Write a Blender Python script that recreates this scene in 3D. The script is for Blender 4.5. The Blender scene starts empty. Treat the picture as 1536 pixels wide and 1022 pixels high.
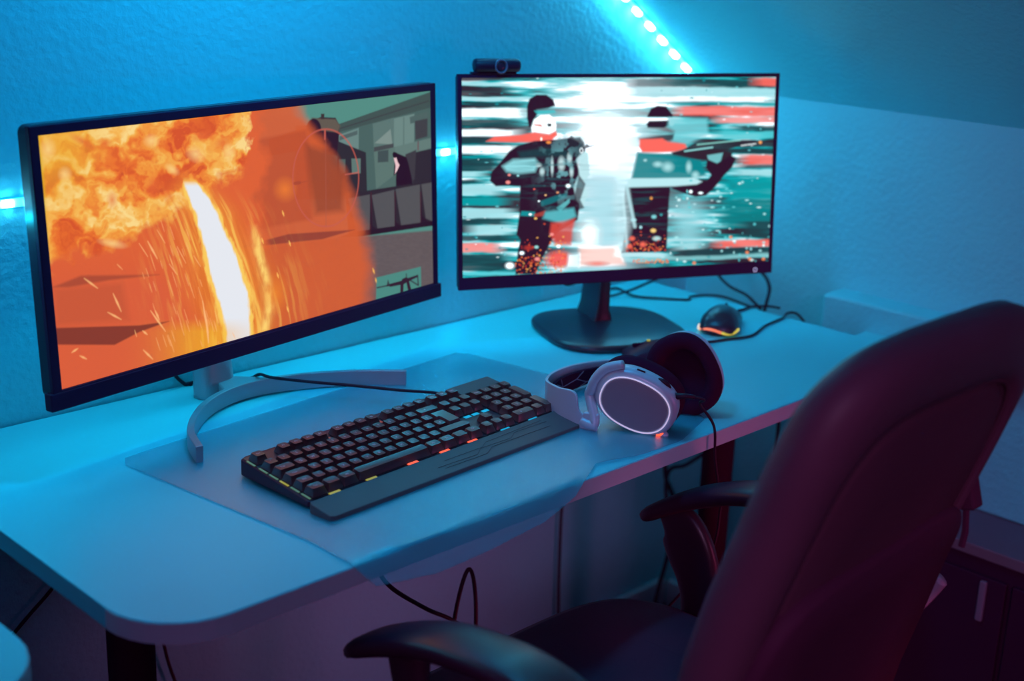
import bpy, math, random
import numpy as np
from mathutils import Vector, Matrix, Euler
PI = math.pi
DESK = 0.74                       # height of the desk top; geometry below is measured from it
sc = bpy.context.scene
col = sc.collection

# ------------------------------------------------------------------ camera
cp = (-1.9535, -1.6069, 0.6391 + DESK)
yaw, pitch, roll = 0.7881, 0.2980, 0.0358
fw = Vector((math.sin(yaw)*math.cos(pitch), math.cos(yaw)*math.cos(pitch), -math.sin(pitch)))
rt = Vector((math.cos(yaw), -math.sin(yaw), 0)); up = rt.cross(fw)
CR = rt*math.cos(roll) + up*math.sin(roll); CU = -rt*math.sin(roll) + up*math.cos(roll)
cd = bpy.data.cameras.new('camera'); cam = bpy.data.objects.new('camera', cd); col.objects.link(cam)
M = Matrix((CR, CU, -fw)).transposed().to_4x4(); M.translation = cp; cam.matrix_world = M
cd.sensor_width = 36; cd.lens = 2025.4*36/1536; cd.clip_start = .05
cd.dof.use_dof = True; cd.dof.focus_distance = 1.72; cd.dof.aperture_fstop = 3.2
sc.camera = cam
sc.view_settings.view_transform = 'Standard'; sc.view_settings.look = 'None'
sc.view_settings.exposure = 0; sc.view_settings.gamma = 1; sc.view_settings.use_curve_mapping = False
try: sc.cycles.use_denoising = True
except Exception: pass

def lin(r, g, b):
    f = lambda c: (c/255/12.92) if c/255 <= .04045 else ((c/255+.055)/1.055)**2.4
    return (f(r), f(g), f(b), 1)

# ------------------------------------------------------------------ world and lamps
w = bpy.data.worlds.new('world'); sc.world = w; w.use_nodes = True
bg = w.node_tree.nodes['Background']; bg.inputs[0].default_value = (.9, .18, .62, 1); bg.inputs[1].default_value = .045

def area(name, loc, target, size, color, power, size_y=None, spread=None):
    d = bpy.data.lights.new(name, 'AREA'); d.energy = power; d.color = color; d.size = size
    if size_y: d.shape = 'RECTANGLE'; d.size_y = size_y
    if spread: d.spread = math.radians(spread)
    o = bpy.data.objects.new(name, d); col.objects.link(o)
    o.location = (loc[0], loc[1], loc[2]+DESK)
    v = Vector(target)-Vector(loc); o.rotation_euler = v.to_track_quat('-Z', 'Y').to_euler()
    return o
def spot(name, loc, target, color, power, ang, blend=.6, r=.05):
    d = bpy.data.lights.new(name, 'SPOT'); d.energy = power; d.color = color
    d.spot_size = math.radians(ang); d.spot_blend = blend; d.shadow_soft_size = r
    o = bpy.data.objects.new(name, d); col.objects.link(o)
    o.location = (loc[0], loc[1], loc[2]+DESK)
    v = Vector(target)-Vector(loc); o.rotation_euler = v.to_track_quat('-Z', 'Y').to_euler()
    return o
# unseen cyan fill added above the wall; then the wall strip's own light
area('ceiling_fill', (-.80, -.40, 1.05), (-.74, 0.0, .42), .5, (0, .48, 1), 8.2, .12, 135)
area('wall_strip_lamp', (-.62, -.035, .30), (-.55, -.5, -.10), 1.5, (0, .65, 1), 2.1, .015)
# two unseen blue fills added, behind the camera and over the corner; magenta lamps in the room: one low under the chair side, one at its right; two weak violet fills added for the chair and the slope
area('blue_fill', (-2.4, -1.5, 1.4), (-.7, -.4, 0), .8, (.0, .22, 1), 1.2, .5)
area('corner_fill', (-.20, -.38, .95), (.15, -.15, .25), .4, (.0, .46, 1), 3.2, .10, 130)
area('pink_room_lamp', (-.35, -1.6, -.50), (-.66, 0, -.30), .30, (1, .10, .26), .45, .30, 50)
area('pink_corner_lamp', (-.25, -1.75, .18), (-.45, -.55, -.08), .25, (1, .16, .50), .20, .25, 70)
area('violet_fill', (-2.7, -2.3, .9), (-.75, -1.0, -.1), .6, (.85, .40, .85), .66, .4, 36)
area('slope_fill', (-1.0, -2.2, .9), (.0, -.75, .55), .3, (1, .20, .60), .30, .3, 40)

# ------------------------------------------------------------------ materials
MAT = {}
def mat(name, base, rough=.5, metal=0, emit=None, es=0, bump=None, spec=.5, noise=None, trans=0):
    m = bpy.data.materials.new(name); m.use_nodes = True; nt = m.node_tree
    b = nt.nodes['Principled BSDF']
    b.inputs['Base Color'].default_value = (*base[:3], 1); b.inputs['Roughness'].default_value = rough
    b.inputs['Metallic'].default_value = metal; b.inputs['Specular IOR Level'].default_value = spec
    if emit: b.inputs['Emission Color'].default_value = (*emit[:3], 1); b.inputs['Emission Strength'].default_value = es
    tc = nt.nodes.new('ShaderNodeTexCoord')
    if noise:      # (scale, amount): faint tone variation of the material itself
        n = nt.nodes.new('ShaderNodeTexNoise'); n.inputs['Scale'].default_value = noise[0]; n.inputs['Detail'].default_value = 5
        nt.links.new(tc.outputs['Object'], n.inputs['Vector'])
        r = nt.nodes.new('ShaderNodeMapRange'); r.inputs['To Min'].default_value = 1-noise[1]; r.inputs['To Max'].default_value = 1+noise[1]
        nt.links.new(n.outputs['Fac'], r.inputs['Value'])
        x = nt.nodes.new('ShaderNodeVectorMath'); x.operation = 'SCALE'; x.inputs[0].default_value = base[:3]
        nt.links.new(r.outputs[0], x.inputs['Scale']); nt.links.new(x.outputs[0], b.inputs['Base Color'])
    if bump:       # (scale, strength, distance)
        n = nt.nodes.new('ShaderNodeTexNoise'); n.inputs['Scale'].default_value = bump[0]; n.inputs['Detail'].default_value = 4
        nt.links.new(tc.outputs['Object'], n.inputs['Vector'])
        u = nt.nodes.new('ShaderNodeBump'); u.inputs['Strength'].default_value = bump[1]; u.inputs['Distance'].default_value = bump[2]
        nt.links.new(n.outputs['Fac'], u.inputs['Height']); nt.links.new(u.outputs[0], b.inputs['Normal'])
    MAT[name] = m; return m
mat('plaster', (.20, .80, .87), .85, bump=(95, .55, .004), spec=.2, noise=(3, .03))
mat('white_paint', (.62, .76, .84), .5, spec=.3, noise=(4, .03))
mat('desk_blue_cast', (.13, .80, .88), .42, spec=.35, noise=(9, .03), bump=(700, .04, .0005))  # white top, with the blue cast of the light put into its colour
mat('desk_edge', (.50, .66, .74), .5, spec=.3, noise=(9, .03))  # same white as the top, less of the blue cast painted in
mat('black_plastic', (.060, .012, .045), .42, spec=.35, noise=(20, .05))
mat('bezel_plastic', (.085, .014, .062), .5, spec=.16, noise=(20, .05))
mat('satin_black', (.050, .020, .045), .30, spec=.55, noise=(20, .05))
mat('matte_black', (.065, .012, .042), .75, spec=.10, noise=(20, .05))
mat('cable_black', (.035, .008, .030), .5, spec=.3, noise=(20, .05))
mat('silver_plastic', (.42, .40, .46), .38, .35, spec=.5, noise=(20, .03))
mat('cup_silver', (.46, .62, .74), .38, .15, spec=.5, noise=(20, .03))
mat('cup_plate', (.27, .27, .33), .55, spec=.3, noise=(60, .03))
mat('light_ring', (.75, .7, .85), .3, emit=(.80, .68, .95), es=.55)
mat('foam', (.05, .008, .035), .95, spec=.1, bump=(900, .4, .0008))
mat('pad_pattern', (.30, .20, .30), .8, spec=.2)
mat('key_black', (.10, .05, .06), .30, spec=.9, noise=(30, .08))
mat('key_plate', (.06, .028, .045), .35, spec=.7, noise=(30, .05))
mat('wrist_rest', (.11, .11, .12), .5, spec=.35, bump=(500, .15, .0005))
mat('legend_ink', (.5, .45, .55), .6, emit=lin(170, 140, 175), es=.22)
mat('led_red', (.4, .1, .05), .5, emit=lin(255, 95, 60), es=1.1)
mat('led_dimred', (.4, .1, .05), .5, emit=lin(150, 50, 45), es=.6)
mat('led_yellow', (.3, .3, .1), .5, emit=lin(165, 150, 40), es=.75)
mat('led_green', (.2, .3, .2), .5, emit=lin(95, 130, 95), es=.5)
mat('led_cyan', (.1, .3, .4), .5, emit=lin(0, 185, 225), es=.6)
mat('led_chip', (.9, .95, 1), .3, emit=(.14, .70, 1.0), es=50)
mat('led_tape', (.75, .9, .95), .5, emit=(.02, .62, 1.0), es=1.2)
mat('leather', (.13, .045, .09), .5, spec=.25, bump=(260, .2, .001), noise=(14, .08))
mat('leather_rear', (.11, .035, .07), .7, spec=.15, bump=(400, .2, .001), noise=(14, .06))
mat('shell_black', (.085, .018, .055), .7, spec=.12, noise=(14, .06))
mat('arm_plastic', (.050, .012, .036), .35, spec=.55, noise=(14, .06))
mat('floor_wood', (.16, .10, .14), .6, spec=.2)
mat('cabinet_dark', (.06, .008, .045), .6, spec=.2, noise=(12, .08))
mat('cabinet_top_lit', (.22, .13, .19), .6, spec=.2, noise=(12, .08))  # same dark cabinet, glow off the wall put into the top's colour
mat('lens_glass', (.08, .02, .05), .08, spec=.8)
mat('grey_rim', (.25, .17, .27), .4, spec=.4)
mat('strap_grey', (.16, .10, .15), .7)
# floor boards
nt = MAT['floor_wood'].node_tree; b = nt.nodes['Principled BSDF']; tc = nt.nodes.new('ShaderNodeTexCoord')
br = nt.nodes.new('ShaderNodeTexBrick'); br.inputs['Scale'].default_value = 1.0; br.inputs['Brick Width'].default_value = 1.2; br.inputs['Row Height'].default_value = .14
br.inputs['Mortar Size'].default_value = .003; br.inputs['Color1'].default_value = (.16, .10, .14, 1); br.inputs['Color2'].default_value = (.12, .075, .11, 1); br.inputs['Mortar'].default_value = (.03, .01, .02, 1)
nt.links.new(tc.outputs['Object'], br.inputs['Vector']); nt.links.new(br.outputs['Color'], b.inputs['Base Color'])
# emissive picture read from the screen's own colour attribute
def screen_mat(name, strength=1.0):
    m = bpy.data.materials.new(name); m.use_nodes = True; nt = m.node_tree; b = nt.nodes['Principled BSDF']
    b.inputs['Base Color'].default_value = (.01, .01, .01, 1); b.inputs['Roughness'].default_value = .45; b.inputs['Specular IOR Level'].default_value = .1
    a = nt.nodes.new('ShaderNodeAttribute'); a.attribute_name = 'picture'
    nt.links.new(a.outputs['Color'], b.inputs['Emission Color']); b.inputs['Emission Strength'].default_value = strength
    m.cycles.emission_sampling = 'NONE'
    MAT[name] = m; return m
screen_mat('screen_picture', 1.0); screen_mat('bright_screen', 2.2)
# transparent flexible desk mat
m = bpy.data.materials.new('clear_vinyl'); m.use_nodes = True; nt = m.node_tree; nt.nodes.remove(nt.nodes['Principled BSDF'])
out = nt.nodes['Material Output']; mx = nt.nodes.new('ShaderNodeMixShader'); tr = nt.nodes.new('ShaderNodeBsdfTransparent'); tr.inputs[0].default_value = (.94, .975, .99, 1)
df = nt.nodes.new('ShaderNodeBsdfDiffuse'); df.inputs[0].default_value = (.08, .62, .76, 1)
gl = nt.nodes.new('ShaderNodeBsdfGlossy'); gl.inputs['Roughness'].default_value = .13; gl.inputs[0].default_value = (1, 1, 1, 1)
n = nt.nodes.new('ShaderNodeTexNoise'); n.inputs['Scale'].default_value = 700; n.inputs['Detail'].default_value = 1
tc = nt.nodes.new('ShaderNodeTexCoord'); nt.links.new(tc.outputs['Object'], n.inputs['Vector'])
u = nt.nodes.new('ShaderNodeBump'); u.inputs['Strength'].default_value = .6; u.inputs['Distance'].default_value = .0010
nt.links.new(n.outputs['Fac'], u.inputs['Height']); nt.links.new(u.outputs[0], gl.inputs['Normal'])
fr = nt.nodes.new('ShaderNodeFresnel'); fr.inputs[0].default_value = 1.33; m2x = nt.nodes.new('ShaderNodeMixShader')
mx.inputs[0].default_value = .28; nt.links.new(tr.outputs[0], mx.inputs[1]); nt.links.new(df.outputs[0], mx.inputs[2])
hf = nt.nodes.new('ShaderNodeMath'); hf.operation = 'MULTIPLY'; hf.inputs[1].default_value = .6; nt.links.new(fr.outputs[0], hf.inputs[0]); nt.links.new(hf.outputs[0], m2x.inputs[0]); nt.links.new(mx.outputs[0], m2x.inputs[1]); nt.links.new(gl.outputs[0], m2x.inputs[2]); nt.links.new(m2x.outputs[0], out.inputs[0])
MAT['clear_vinyl'] = m

# ------------------------------------------------------------------ helpers
def smooth_path(pts, n=8, closed=False):
    P = [Vector(p) for p in pts]; out = []
    N = len(P)
    rng = range(N) if closed else range(N-1)
    for i in rng:
        if closed: a, b_, c, d = P[i-1], P[i], P[(i+1) % N], P[(i+2) % N]
        else: a, b_, c, d = P[max(i-1, 0)], P[i], P[i+1], P[min(i+2, N-1)]
        for k in range(n):
            t = k/n
            out.append(.5*((2*b_)+(c-a)*t+(2*a-5*b_+4*c-d)*t*t+(-a+3*b_-3*c+d)*t**3))
    if not closed: out.append(P[-1])
    return out
class MB:
    def __init__(s): s.v = []; s.f = []
    def add(s, vs, fs):
        o = len(s.v); s.v += [Vector(v) for v in vs]; s.f += [tuple(i+o for i in f) for f in fs]; return s
    def box(s, c, d, rz=0, rx=0, ry=0):
        R = Euler((rx, ry, rz)).to_matrix(); vs = []
        for x in (-.5, .5):
            for y in (-.5, .5):
                for z in (-.5, .5): vs.append(R @ Vector((x*d[0], y*d[1], z*d[2])) + Vector(c))
        return s.add(vs, [(0, 1, 3, 2), (4, 6, 7, 5), (0, 4, 5, 1), (2, 3, 7, 6), (0, 2, 6, 4), (1, 5, 7, 3)])
    def loft(s, rings, cap=True, closed=False):
        n = len(rings[0]); o = len(s.v)
        for r in rings: s.v += [Vector(p) for p in r]
        m = len(rings)
        for j in range(m if closed else m-1):
            for i in range(n):
                a = o+j*n+i; b_ = o+j*n+(i+1) % n; c = o+((j+1) % m)*n+(i+1) % n; d = o+((j+1) % m)*n+i
                s.f.append((a, b_, c, d))
        if cap and not closed: s.f.append(tuple(o+i for i in range(n))[::-1]); s.f.append(tuple(o+(m-1)*n+i for i in range(n)))
        return s
    def prism(s, pts, z0, z1):
        return s.loft([[(p[0], p[1], z0) for p in pts], [(p[0], p[1], z1) for p in pts]])
    def tube(s, pts, r, n=8, closed=False, rads=None, flat=None):
        P = [Vector(p) for p in pts]; N = len(P); rings = []
        t0 = (P[1]-P[0]).normalized(); ref = Vector((0, 0, 1)) if abs(t0.z) < .9 else Vector((1, 0, 0))
        nx = t0.cross(ref).normalized()
        for i in range(N):
            t = ((P[(i+1) % N]-P[i-1]) if closed else (P[min(i+1, N-1)]-P[max(i-1, 0)])).normalized()
            nx = (nx - t*nx.dot(t)).normalized(); ny = t.cross(nx)
            rr = rads[i] if rads else r
            ra, rb = (rr, rr) if not flat else (rr*flat[0], rr*flat[1])
            rings.append([P[i]+nx*ra*math.cos(2*PI*k/n)+ny*rb*math.sin(2*PI*k/n) for k in range(n)])
        return s.loft(rings, closed=closed)
    def xf(s, Mx): s.v = [Mx @ v for v in s.v]; return s
    def build(s, name, m, parent=None, world=True, smooth=False, bevel=0, seg=3, loc=None, rot=None, subsurf=0):
        me = bpy.data.meshes.new(name)
        vs = s.v
        if parent is not None and world:
            inv = parent.matrix_basis.inverted() if parent.parent is None else (parent.parent.matrix_basis @ parent.matrix_basis).inverted()
            T = Matrix.Translation((0, 0, DESK))
            vs = [inv @ (T @ v) for v in vs]
        org = Vector((0, 0, 0))
        if parent is None:      # origin at the middle of the base
            org = Vector(((min(v.x for v in vs)+max(v.x for v in vs))/2, (min(v.y for v in vs)+max(v.y for v in vs))/2, min(v.z for v in vs)))
            vs = [v-org for v in vs]
        me.from_pydata([tuple(v) for v in vs], [], s.f); me.materials.append(MAT[m])
        o = bpy.data.objects.new(name, me); col.objects.link(o)
        if parent is None: o.location = (org.x, org.y, org.z+DESK)
        else: o.parent = parent
        if loc is not None: o.location = loc
        if rot is not None: o.rotation_euler = rot
        import bmesh
        bm = bmesh.new(); bm.from_mesh(me); bmesh.ops.recalc_face_normals(bm, faces=bm.faces); bm.to_mesh(me); bm.free()
        if smooth:
            for p in me.polygons: p.use_smooth = True
        if bevel:
            bv = o.modifiers.new('bevel', 'BEVEL'); bv.width = bevel; bv.segments = seg; bv.limit_method = 'ANGLE'; bv.angle_limit = math.radians(35)
            for p in me.polygons: p.use_smooth = True
            bv.harden_normals = True
        if subsurf:
            ss = o.modifiers.new('sub', 'SUBSURF'); ss.levels = subsurf; ss.render_levels = subsurf
        return o
def thing(name, label, cat, loc, rz=0, group=None):
    o = bpy.data.objects.new(name, None); col.objects.link(o); o.empty_display_size = .05
    o.location = (loc[0], loc[1], loc[2]+DESK); o.rotation_euler = (0, 0, rz)
    o.matrix_basis = Matrix.Translation(o.location) @ Euler((0, 0, rz)).to_matrix().to_4x4()
    o['label'] = label; o['category'] = cat
    if group: o['group'] = group
    return o
def tag(o, label, cat, group=None):
    o['label'] = label; o['category'] = cat
    if group: o['group'] = group
    return o
def struct(o): o['kind'] = 'structure'; return o
def rrect(cx, cy, hx, hy, r, n=6, rot=0):
    pts = []
    for sx, sy, a0 in ((1, 1, 0), (-1, 1, PI/2), (-1, -1, PI), (1, -1, 3*PI/2)):
        for k in range(n+1):
            a = a0+PI/2*k/n; pts.append((sx*(hx-r)+r*math.cos(a), sy*(hy-r)+r*math.sin(a)))
    c, s = math.cos(rot), math.sin(rot)
    return [(cx+x*c-y*s, cy+x*s+y*c) for x, y in pts]
def sellipse(a, b, e, n=48):
    out = []
    for k in range(n):
        t = 2*PI*k/n; c, s = math.cos(t), math.sin(t)
        out.append((a*abs(c)**(2/e)*(1 if c >= 0 else -1), b*abs(s)**(2/e)*(1 if s >= 0 else -1)))
    return out

# ------------------------------------------------------------------ the room
XW, ZK = .15, .357          # knee wall plane and its height
SL = .694                   # slope of the roof
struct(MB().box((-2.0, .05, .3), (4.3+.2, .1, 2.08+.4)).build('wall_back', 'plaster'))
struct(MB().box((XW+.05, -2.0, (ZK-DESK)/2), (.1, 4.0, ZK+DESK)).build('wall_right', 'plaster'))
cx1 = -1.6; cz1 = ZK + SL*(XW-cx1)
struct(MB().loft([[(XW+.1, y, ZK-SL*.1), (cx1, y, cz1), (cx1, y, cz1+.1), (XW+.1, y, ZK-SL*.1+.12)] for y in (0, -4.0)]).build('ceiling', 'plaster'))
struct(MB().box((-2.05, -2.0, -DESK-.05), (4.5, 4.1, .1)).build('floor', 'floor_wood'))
struct(MB().box((-2.05, -.008, -DESK+.03), (4.38, .016, .06)).build('baseboard_back', 'white_paint', bevel=.003))
struct(MB().box((XW-.008, -2.0, -DESK+.03), (.016, 3.96, .06)).build('baseboard_right', 'white_paint', bevel=.003))
# boxed-in ledge along the knee wall and the low strip beside the desk
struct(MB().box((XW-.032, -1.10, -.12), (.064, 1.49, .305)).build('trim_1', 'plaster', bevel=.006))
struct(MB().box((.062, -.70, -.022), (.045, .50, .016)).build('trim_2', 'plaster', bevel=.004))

# ------------------------------------------------------------------ LED strip on the gable wall
led = thing('led_strip', 'glowing cyan LED strip run along the wall behind the monitors and up the roof slope', 'light strip', (-.6, 0, .28))
pathL = [(-2.6, .289), (.085, .289)]
tp = MB()
def tape(a, b):
    d = Vector((b[0]-a[0], 0, b[1]-a[1])); L = d.length; d.normalize(); nn = Vector((-d.z, 0, d.x))*.0055
    A = Vector((a[0], 0, a[1])); B = Vector((b[0], 0, b[1]))
    tp.add([A-nn+Vector((0, -.001, 0)), A+nn+Vector((0, -.001, 0)), B+nn+Vector((0, -.001, 0)), B-nn+Vector((0, -.001, 0)),
            A-nn+Vector((0, -.004, 0)), A+nn+Vector((0, -.004, 0)), B+nn+Vector((0, -.004, 0)), B-nn+Vector((0, -.004, 0))],
           [(0, 1, 2, 3), (4, 7, 6, 5), (0, 4, 5, 1), (1, 5, 6, 2), (2, 6, 7, 3), (3, 7, 4, 0)])
    return A, d, L
segs = [tape(pathL[0], pathL[1])]
sd = Vector((-1, 0, SL)).normalized(); sn = Vector((-SL, 0, -1)).normalized(); s0 = Vector((.135, -.014, ZK+SL*(XW-.135)))+sn*.0015
tp.loft([[s0+sd*k+Vector((0, oy, 0))+sn*oz for oy, oz in ((-.0055, 0), (.0055, 0), (.0055, .0015), (-.0055, .0015))] for k in (0, 1.7)])
tp.build('tape', 'led_tape', led)
chips = []
for A, d, L in segs:
    k = .012
    while k < L-.01:
        p = A+d*k
        if p.x > -1.6: chips.append((p, math.atan2(d.z, d.x)))
        k += .033
for p, a in chips[:56]:
    MB().box((p.x, -.0055, p.z), (.013, .004, .008), ry=-a).build('led_chip', 'led_chip', led)
for k in range(24):
    p = s0+sd*(.012+.046*k)+sn*.0045
    MB().box((0, 0, 0), (.017, .009, .006)).xf(Matrix.Translation(p) @ Euler((0, math.atan(SL), 0)).to_matrix().to_4x4()).build('led_chip', 'led_chip', led)
MB().tube(smooth_path([(.085, -.004, .289), (.115, -.012, .30), (.132, -.014, .34), (.136, -.016, .362)]), .0018, 6).build('connector_wire', 'cable_black', led, smooth=True)

# ------------------------------------------------------------------ desks
def desk_builder(name, label, x0, x1, legs):
    t = thing(name, label, 'desk', ((x0+x1)/2, -.30, -DESK))
    D = .605; R = .085
    pts = [(x0, 0-.004), (x0, -D+R)]
    for k in range(1, 9): a = PI+PI/2*k/8; pts.append((x0+R+R*math.cos(a), -D+R+R*math.sin(a)))
    for k in range(0, 9): a = 1.5*PI+PI/2*k/8; pts.append((x1-R+R*math.cos(a), -D+R+R*math.sin(a)))
    pts += [(x1, -D+R), (x1, -.004)]
    MB().prism(pts, -.0235, 0).build('tabletop', 'desk_blue_cast', t, bevel=.0015)
    e_ = MB(); q_ = [Vector((p[0], p[1], 0)) for p in pts[1:-1]]; rg = []
    for i_, p in enumerate(q_):
        tt = (q_[min(i_+1, len(q_)-1)]-q_[max(i_-1, 0)]).normalized(); nn = Vector((tt.y, -tt.x, 0))
        rg.append([p+nn*ox+Vector((0, 0, oz)) for ox, oz in ((.0002, -.0225), (.0008, -.0225), (.0008, -.0012), (.0002, -.0012))])
    rg = [[v+Vector((0, .06 if k_ == 0 and False else 0, 0)) for v in ring] for k_, ring in enumerate(rg)]
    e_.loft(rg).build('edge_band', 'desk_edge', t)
    for lx in legs:
        lg = MB().loft([[(lx+.027*math.cos(2*PI*k/24), -.33+.027*math.sin(2*PI*k/24), z) for k in range(24)] for z in (-.0235, -.70)]).build('leg', 'matte_black', t, smooth=False, bevel=.002)
        MB().box((lx, -.33, -.033), (.05, .42, .018)).build('bracket', 'matte_black', lg, bevel=.004)
        MB().box((lx, -.33, -.722), (.065, .50, .036)).build('foot', 'matte_black', lg, bevel=.01)
    MB().box(((legs[0]+legs[-1])/2, -.33, -.05), (abs(legs[-1]-legs[0]), .05, .022)).build('crossbar', 'matte_black', t, bevel=.003)
    return t
desk_builder('desk', 'long white desk with rounded corners and black legs carrying the two monitors', -1.40, 0, (-1.275, -.155))
desk_builder('desk', 'rounded corner of a second white desk at the lower left, beside the long one', -2.86, -1.487, (-2.72, -2.3))

# ------------------------------------------------------------------ clear desk mat
mt = MB()
nx_, ny_ = 60, 46
def mat_edge(tx):     # front edge in y along the mat, from left (0) to right (1)
    xs = [0, .12, .25, .40, .50, .56, .62, .72, .86, 1.0]; ys = [-.626, -.634, -.632, -.627, -.617, -.604, -.583, -.598, -.600, -.570]
    return float(np.interp(tx, xs, ys))
def mat_h(tx, y):     # droop past the desk edge, small waves near it
    h = .0016
    if y < -.605: h -= (abs(y)-.605)*1.0
    wv = math.exp(-((y+.60)/.05)**2)
    h += wv*.0022*max(0, math.sin(tx*11.0+1.2))*(1 if tx > .08 else .2)
    return h
for j in range(ny_+1):
    for i in range(nx_+1):
        tx = i/nx_; ty = j/ny_
        yb = -.200+.062*tx**.9
        yf = mat_edge(tx)
        y = yb+(yf-yb)*ty
        xl = -1.212+.045*min(1, ty*1.3); xr = -.588+.070*ty
        cr = 0
        if ty < .04: cr = (.04-ty)/.04*.012
        if ty > .96: cr = (ty-.96)/.04*.014
        x = (xl+cr)+(xr-xl-2*cr)*tx
        mt.v.append(Vector((x, y, mat_h(tx, y))))
for j in range(ny_):
    for i in range(nx_):
        a = j*(nx_+1)+i; mt.f.append((a, a+1, a+nx_+2, a+nx_+1))
o = mt.build('desk_mat', 'clear_vinyl', smooth=True)
s_ = o.modifiers.new('thick', 'SOLIDIFY'); s_.thickness = .0014; s_.offset = 1; es_ = o.modifiers.new('split', 'EDGE_SPLIT'); es_.split_angle = math.radians(40)
tag(o, 'clear vinyl desk mat under the keyboard, its wavy front edge hanging over the desk', 'desk mat')

# ------------------------------------------------------------------ pictures on the screens
rs = np.random.RandomState(7)
def vnoise(X, Y, seed):
    r = np.random.RandomState(seed).rand(256, 256)
    xi = np.floor(X).astype(int); yi = np.floor(Y).astype(int); fx = X-xi; fy = Y-yi
    fx = fx*fx*(3-2*fx); fy = fy*fy*(3-2*fy)
    g = lambda a, b_: r[b_ % 256, a % 256]
    return (g(xi, yi)*(1-fx)+g(xi+1, yi)*fx)*(1-fy)+(g(xi, yi+1)*(1-fx)+g(xi+1, yi+1)*fx)*fy
def fbm(X, Y, seed, oct=4):
    s = 0; a = .5; t = 0
    for k in range(oct): s = s+a*vnoise(X*2**k, Y*2**k, seed+k*13); t += a; a *= .5
    return s/t
def C(r, g, b_): return np.array(lin(r, g, b_)[:3])
class Canvas:
    def __init__(s, nx, ny, quad):
        # quad: picture corners TL TR BR BL in picture units; homography (u,v)->units
        s.nx, s.ny = nx, ny
        A = []; bb = []
        for (u_, v_), (x, y) in zip(((0, 1), (1, 1), (1, 0), (0, 0)), quad):
            A.append([u_, v_, 1, 0, 0, 0, -x*u_, -x*v_]); bb.append(x)
            A.append([0, 0, 0, u_, v_, 1, -y*u_, -y*v_]); bb.append(y)
        h = np.linalg.solve(np.array(A, float), np.array(bb, float))
        U, V = np.meshgrid(np.linspace(0, 1, nx), np.linspace(0, 1, ny))
        w_ = h[6]*U+h[7]*V+1
        s.X = (h[0]*U+h[1]*V+h[2])/w_; s.Y = (h[3]*U+h[4]*V+h[5])/w_
        s.im = np.zeros((ny, nx, 3))
    def put(s, m_, c):
        m_ = np.clip(m_, 0, 1)[..., None]; s.im = s.im*(1-m_)+np.array(c)*m_
    def addc(s, m_, c): s.im = s.im+np.clip(m_, 0, 1)[..., None]*np.array(c)
    def poly(s, pts, c, soft=.8, a=1.0, wob=0):
        X, Y = s.X, s.Y
        if wob: X = X+(fbm(X/14, Y/14, 5)-.5)*wob; Y = Y+(fbm(X/14, Y/14, 9)-.5)*wob
        ins = np.zeros(X.shape, bool); dist = np.full(X.shape, 1e9); n = len(pts)
        for i in range(n):
            x1, y1 = pts[i]; x2, y2 = pts[(i+1) % n]
            if y1 != y2:
                cr = ((y1 > Y) != (y2 > Y)) & (X < (x2-x1)*(Y-y1)/(y2-y1)+x1); ins ^= cr
            dx, dy = x2-x1, y2-y1; L = dx*dx+dy*dy+1e-9
            t = np.clip(((X-x1)*dx+(Y-y1)*dy)/L, 0, 1); dist = np.minimum(dist, np.hypot(X-x1-t*dx, Y-y1-t*dy))
        sd = np.where(ins, dist, -dist); s.put(np.clip(.5+sd/(2*soft), 0, 1)*a, c)
    def ell(s, cx, cy, rx, ry, c, soft=.3, a=1.0, rot=0):
        dx = s.X-cx; dy = s.Y-cy; cr, sr = math.cos(rot), math.sin(rot)
        d = np.hypot((dx*cr+dy*sr)/rx, (-dx*sr+dy*cr)/ry)
        s.put(np.clip((1-d)/soft+.0, 0, 1)*a, c)
    def line(s, x1, y1, x2, y2, w_, c, a=1.0, soft=.8, taper=False):
        dx, dy = x2-x1, y2-y1; L = dx*dx+dy*dy+1e-9
        t = np.clip(((s.X-x1)*dx+(s.Y-y1)*dy)/L, 0, 1); d = np.hypot(s.X-x1-t*dx, s.Y-y1-t*dy)
        ww = w_*(1-abs(2*t-1)*.7) if taper else w_
        s.put(np.clip(.5+(ww-d)/(2*soft), 0, 1)*a, c)
    def ring(s, cx, cy, rx, ry, w_, c, a=1):
        d = np.hypot((s.X-cx)/rx, (s.Y-cy)/ry); s.put(np.clip(1-abs(d-1)*min(rx, ry)/w_, 0, 1)*a, c)

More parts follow.
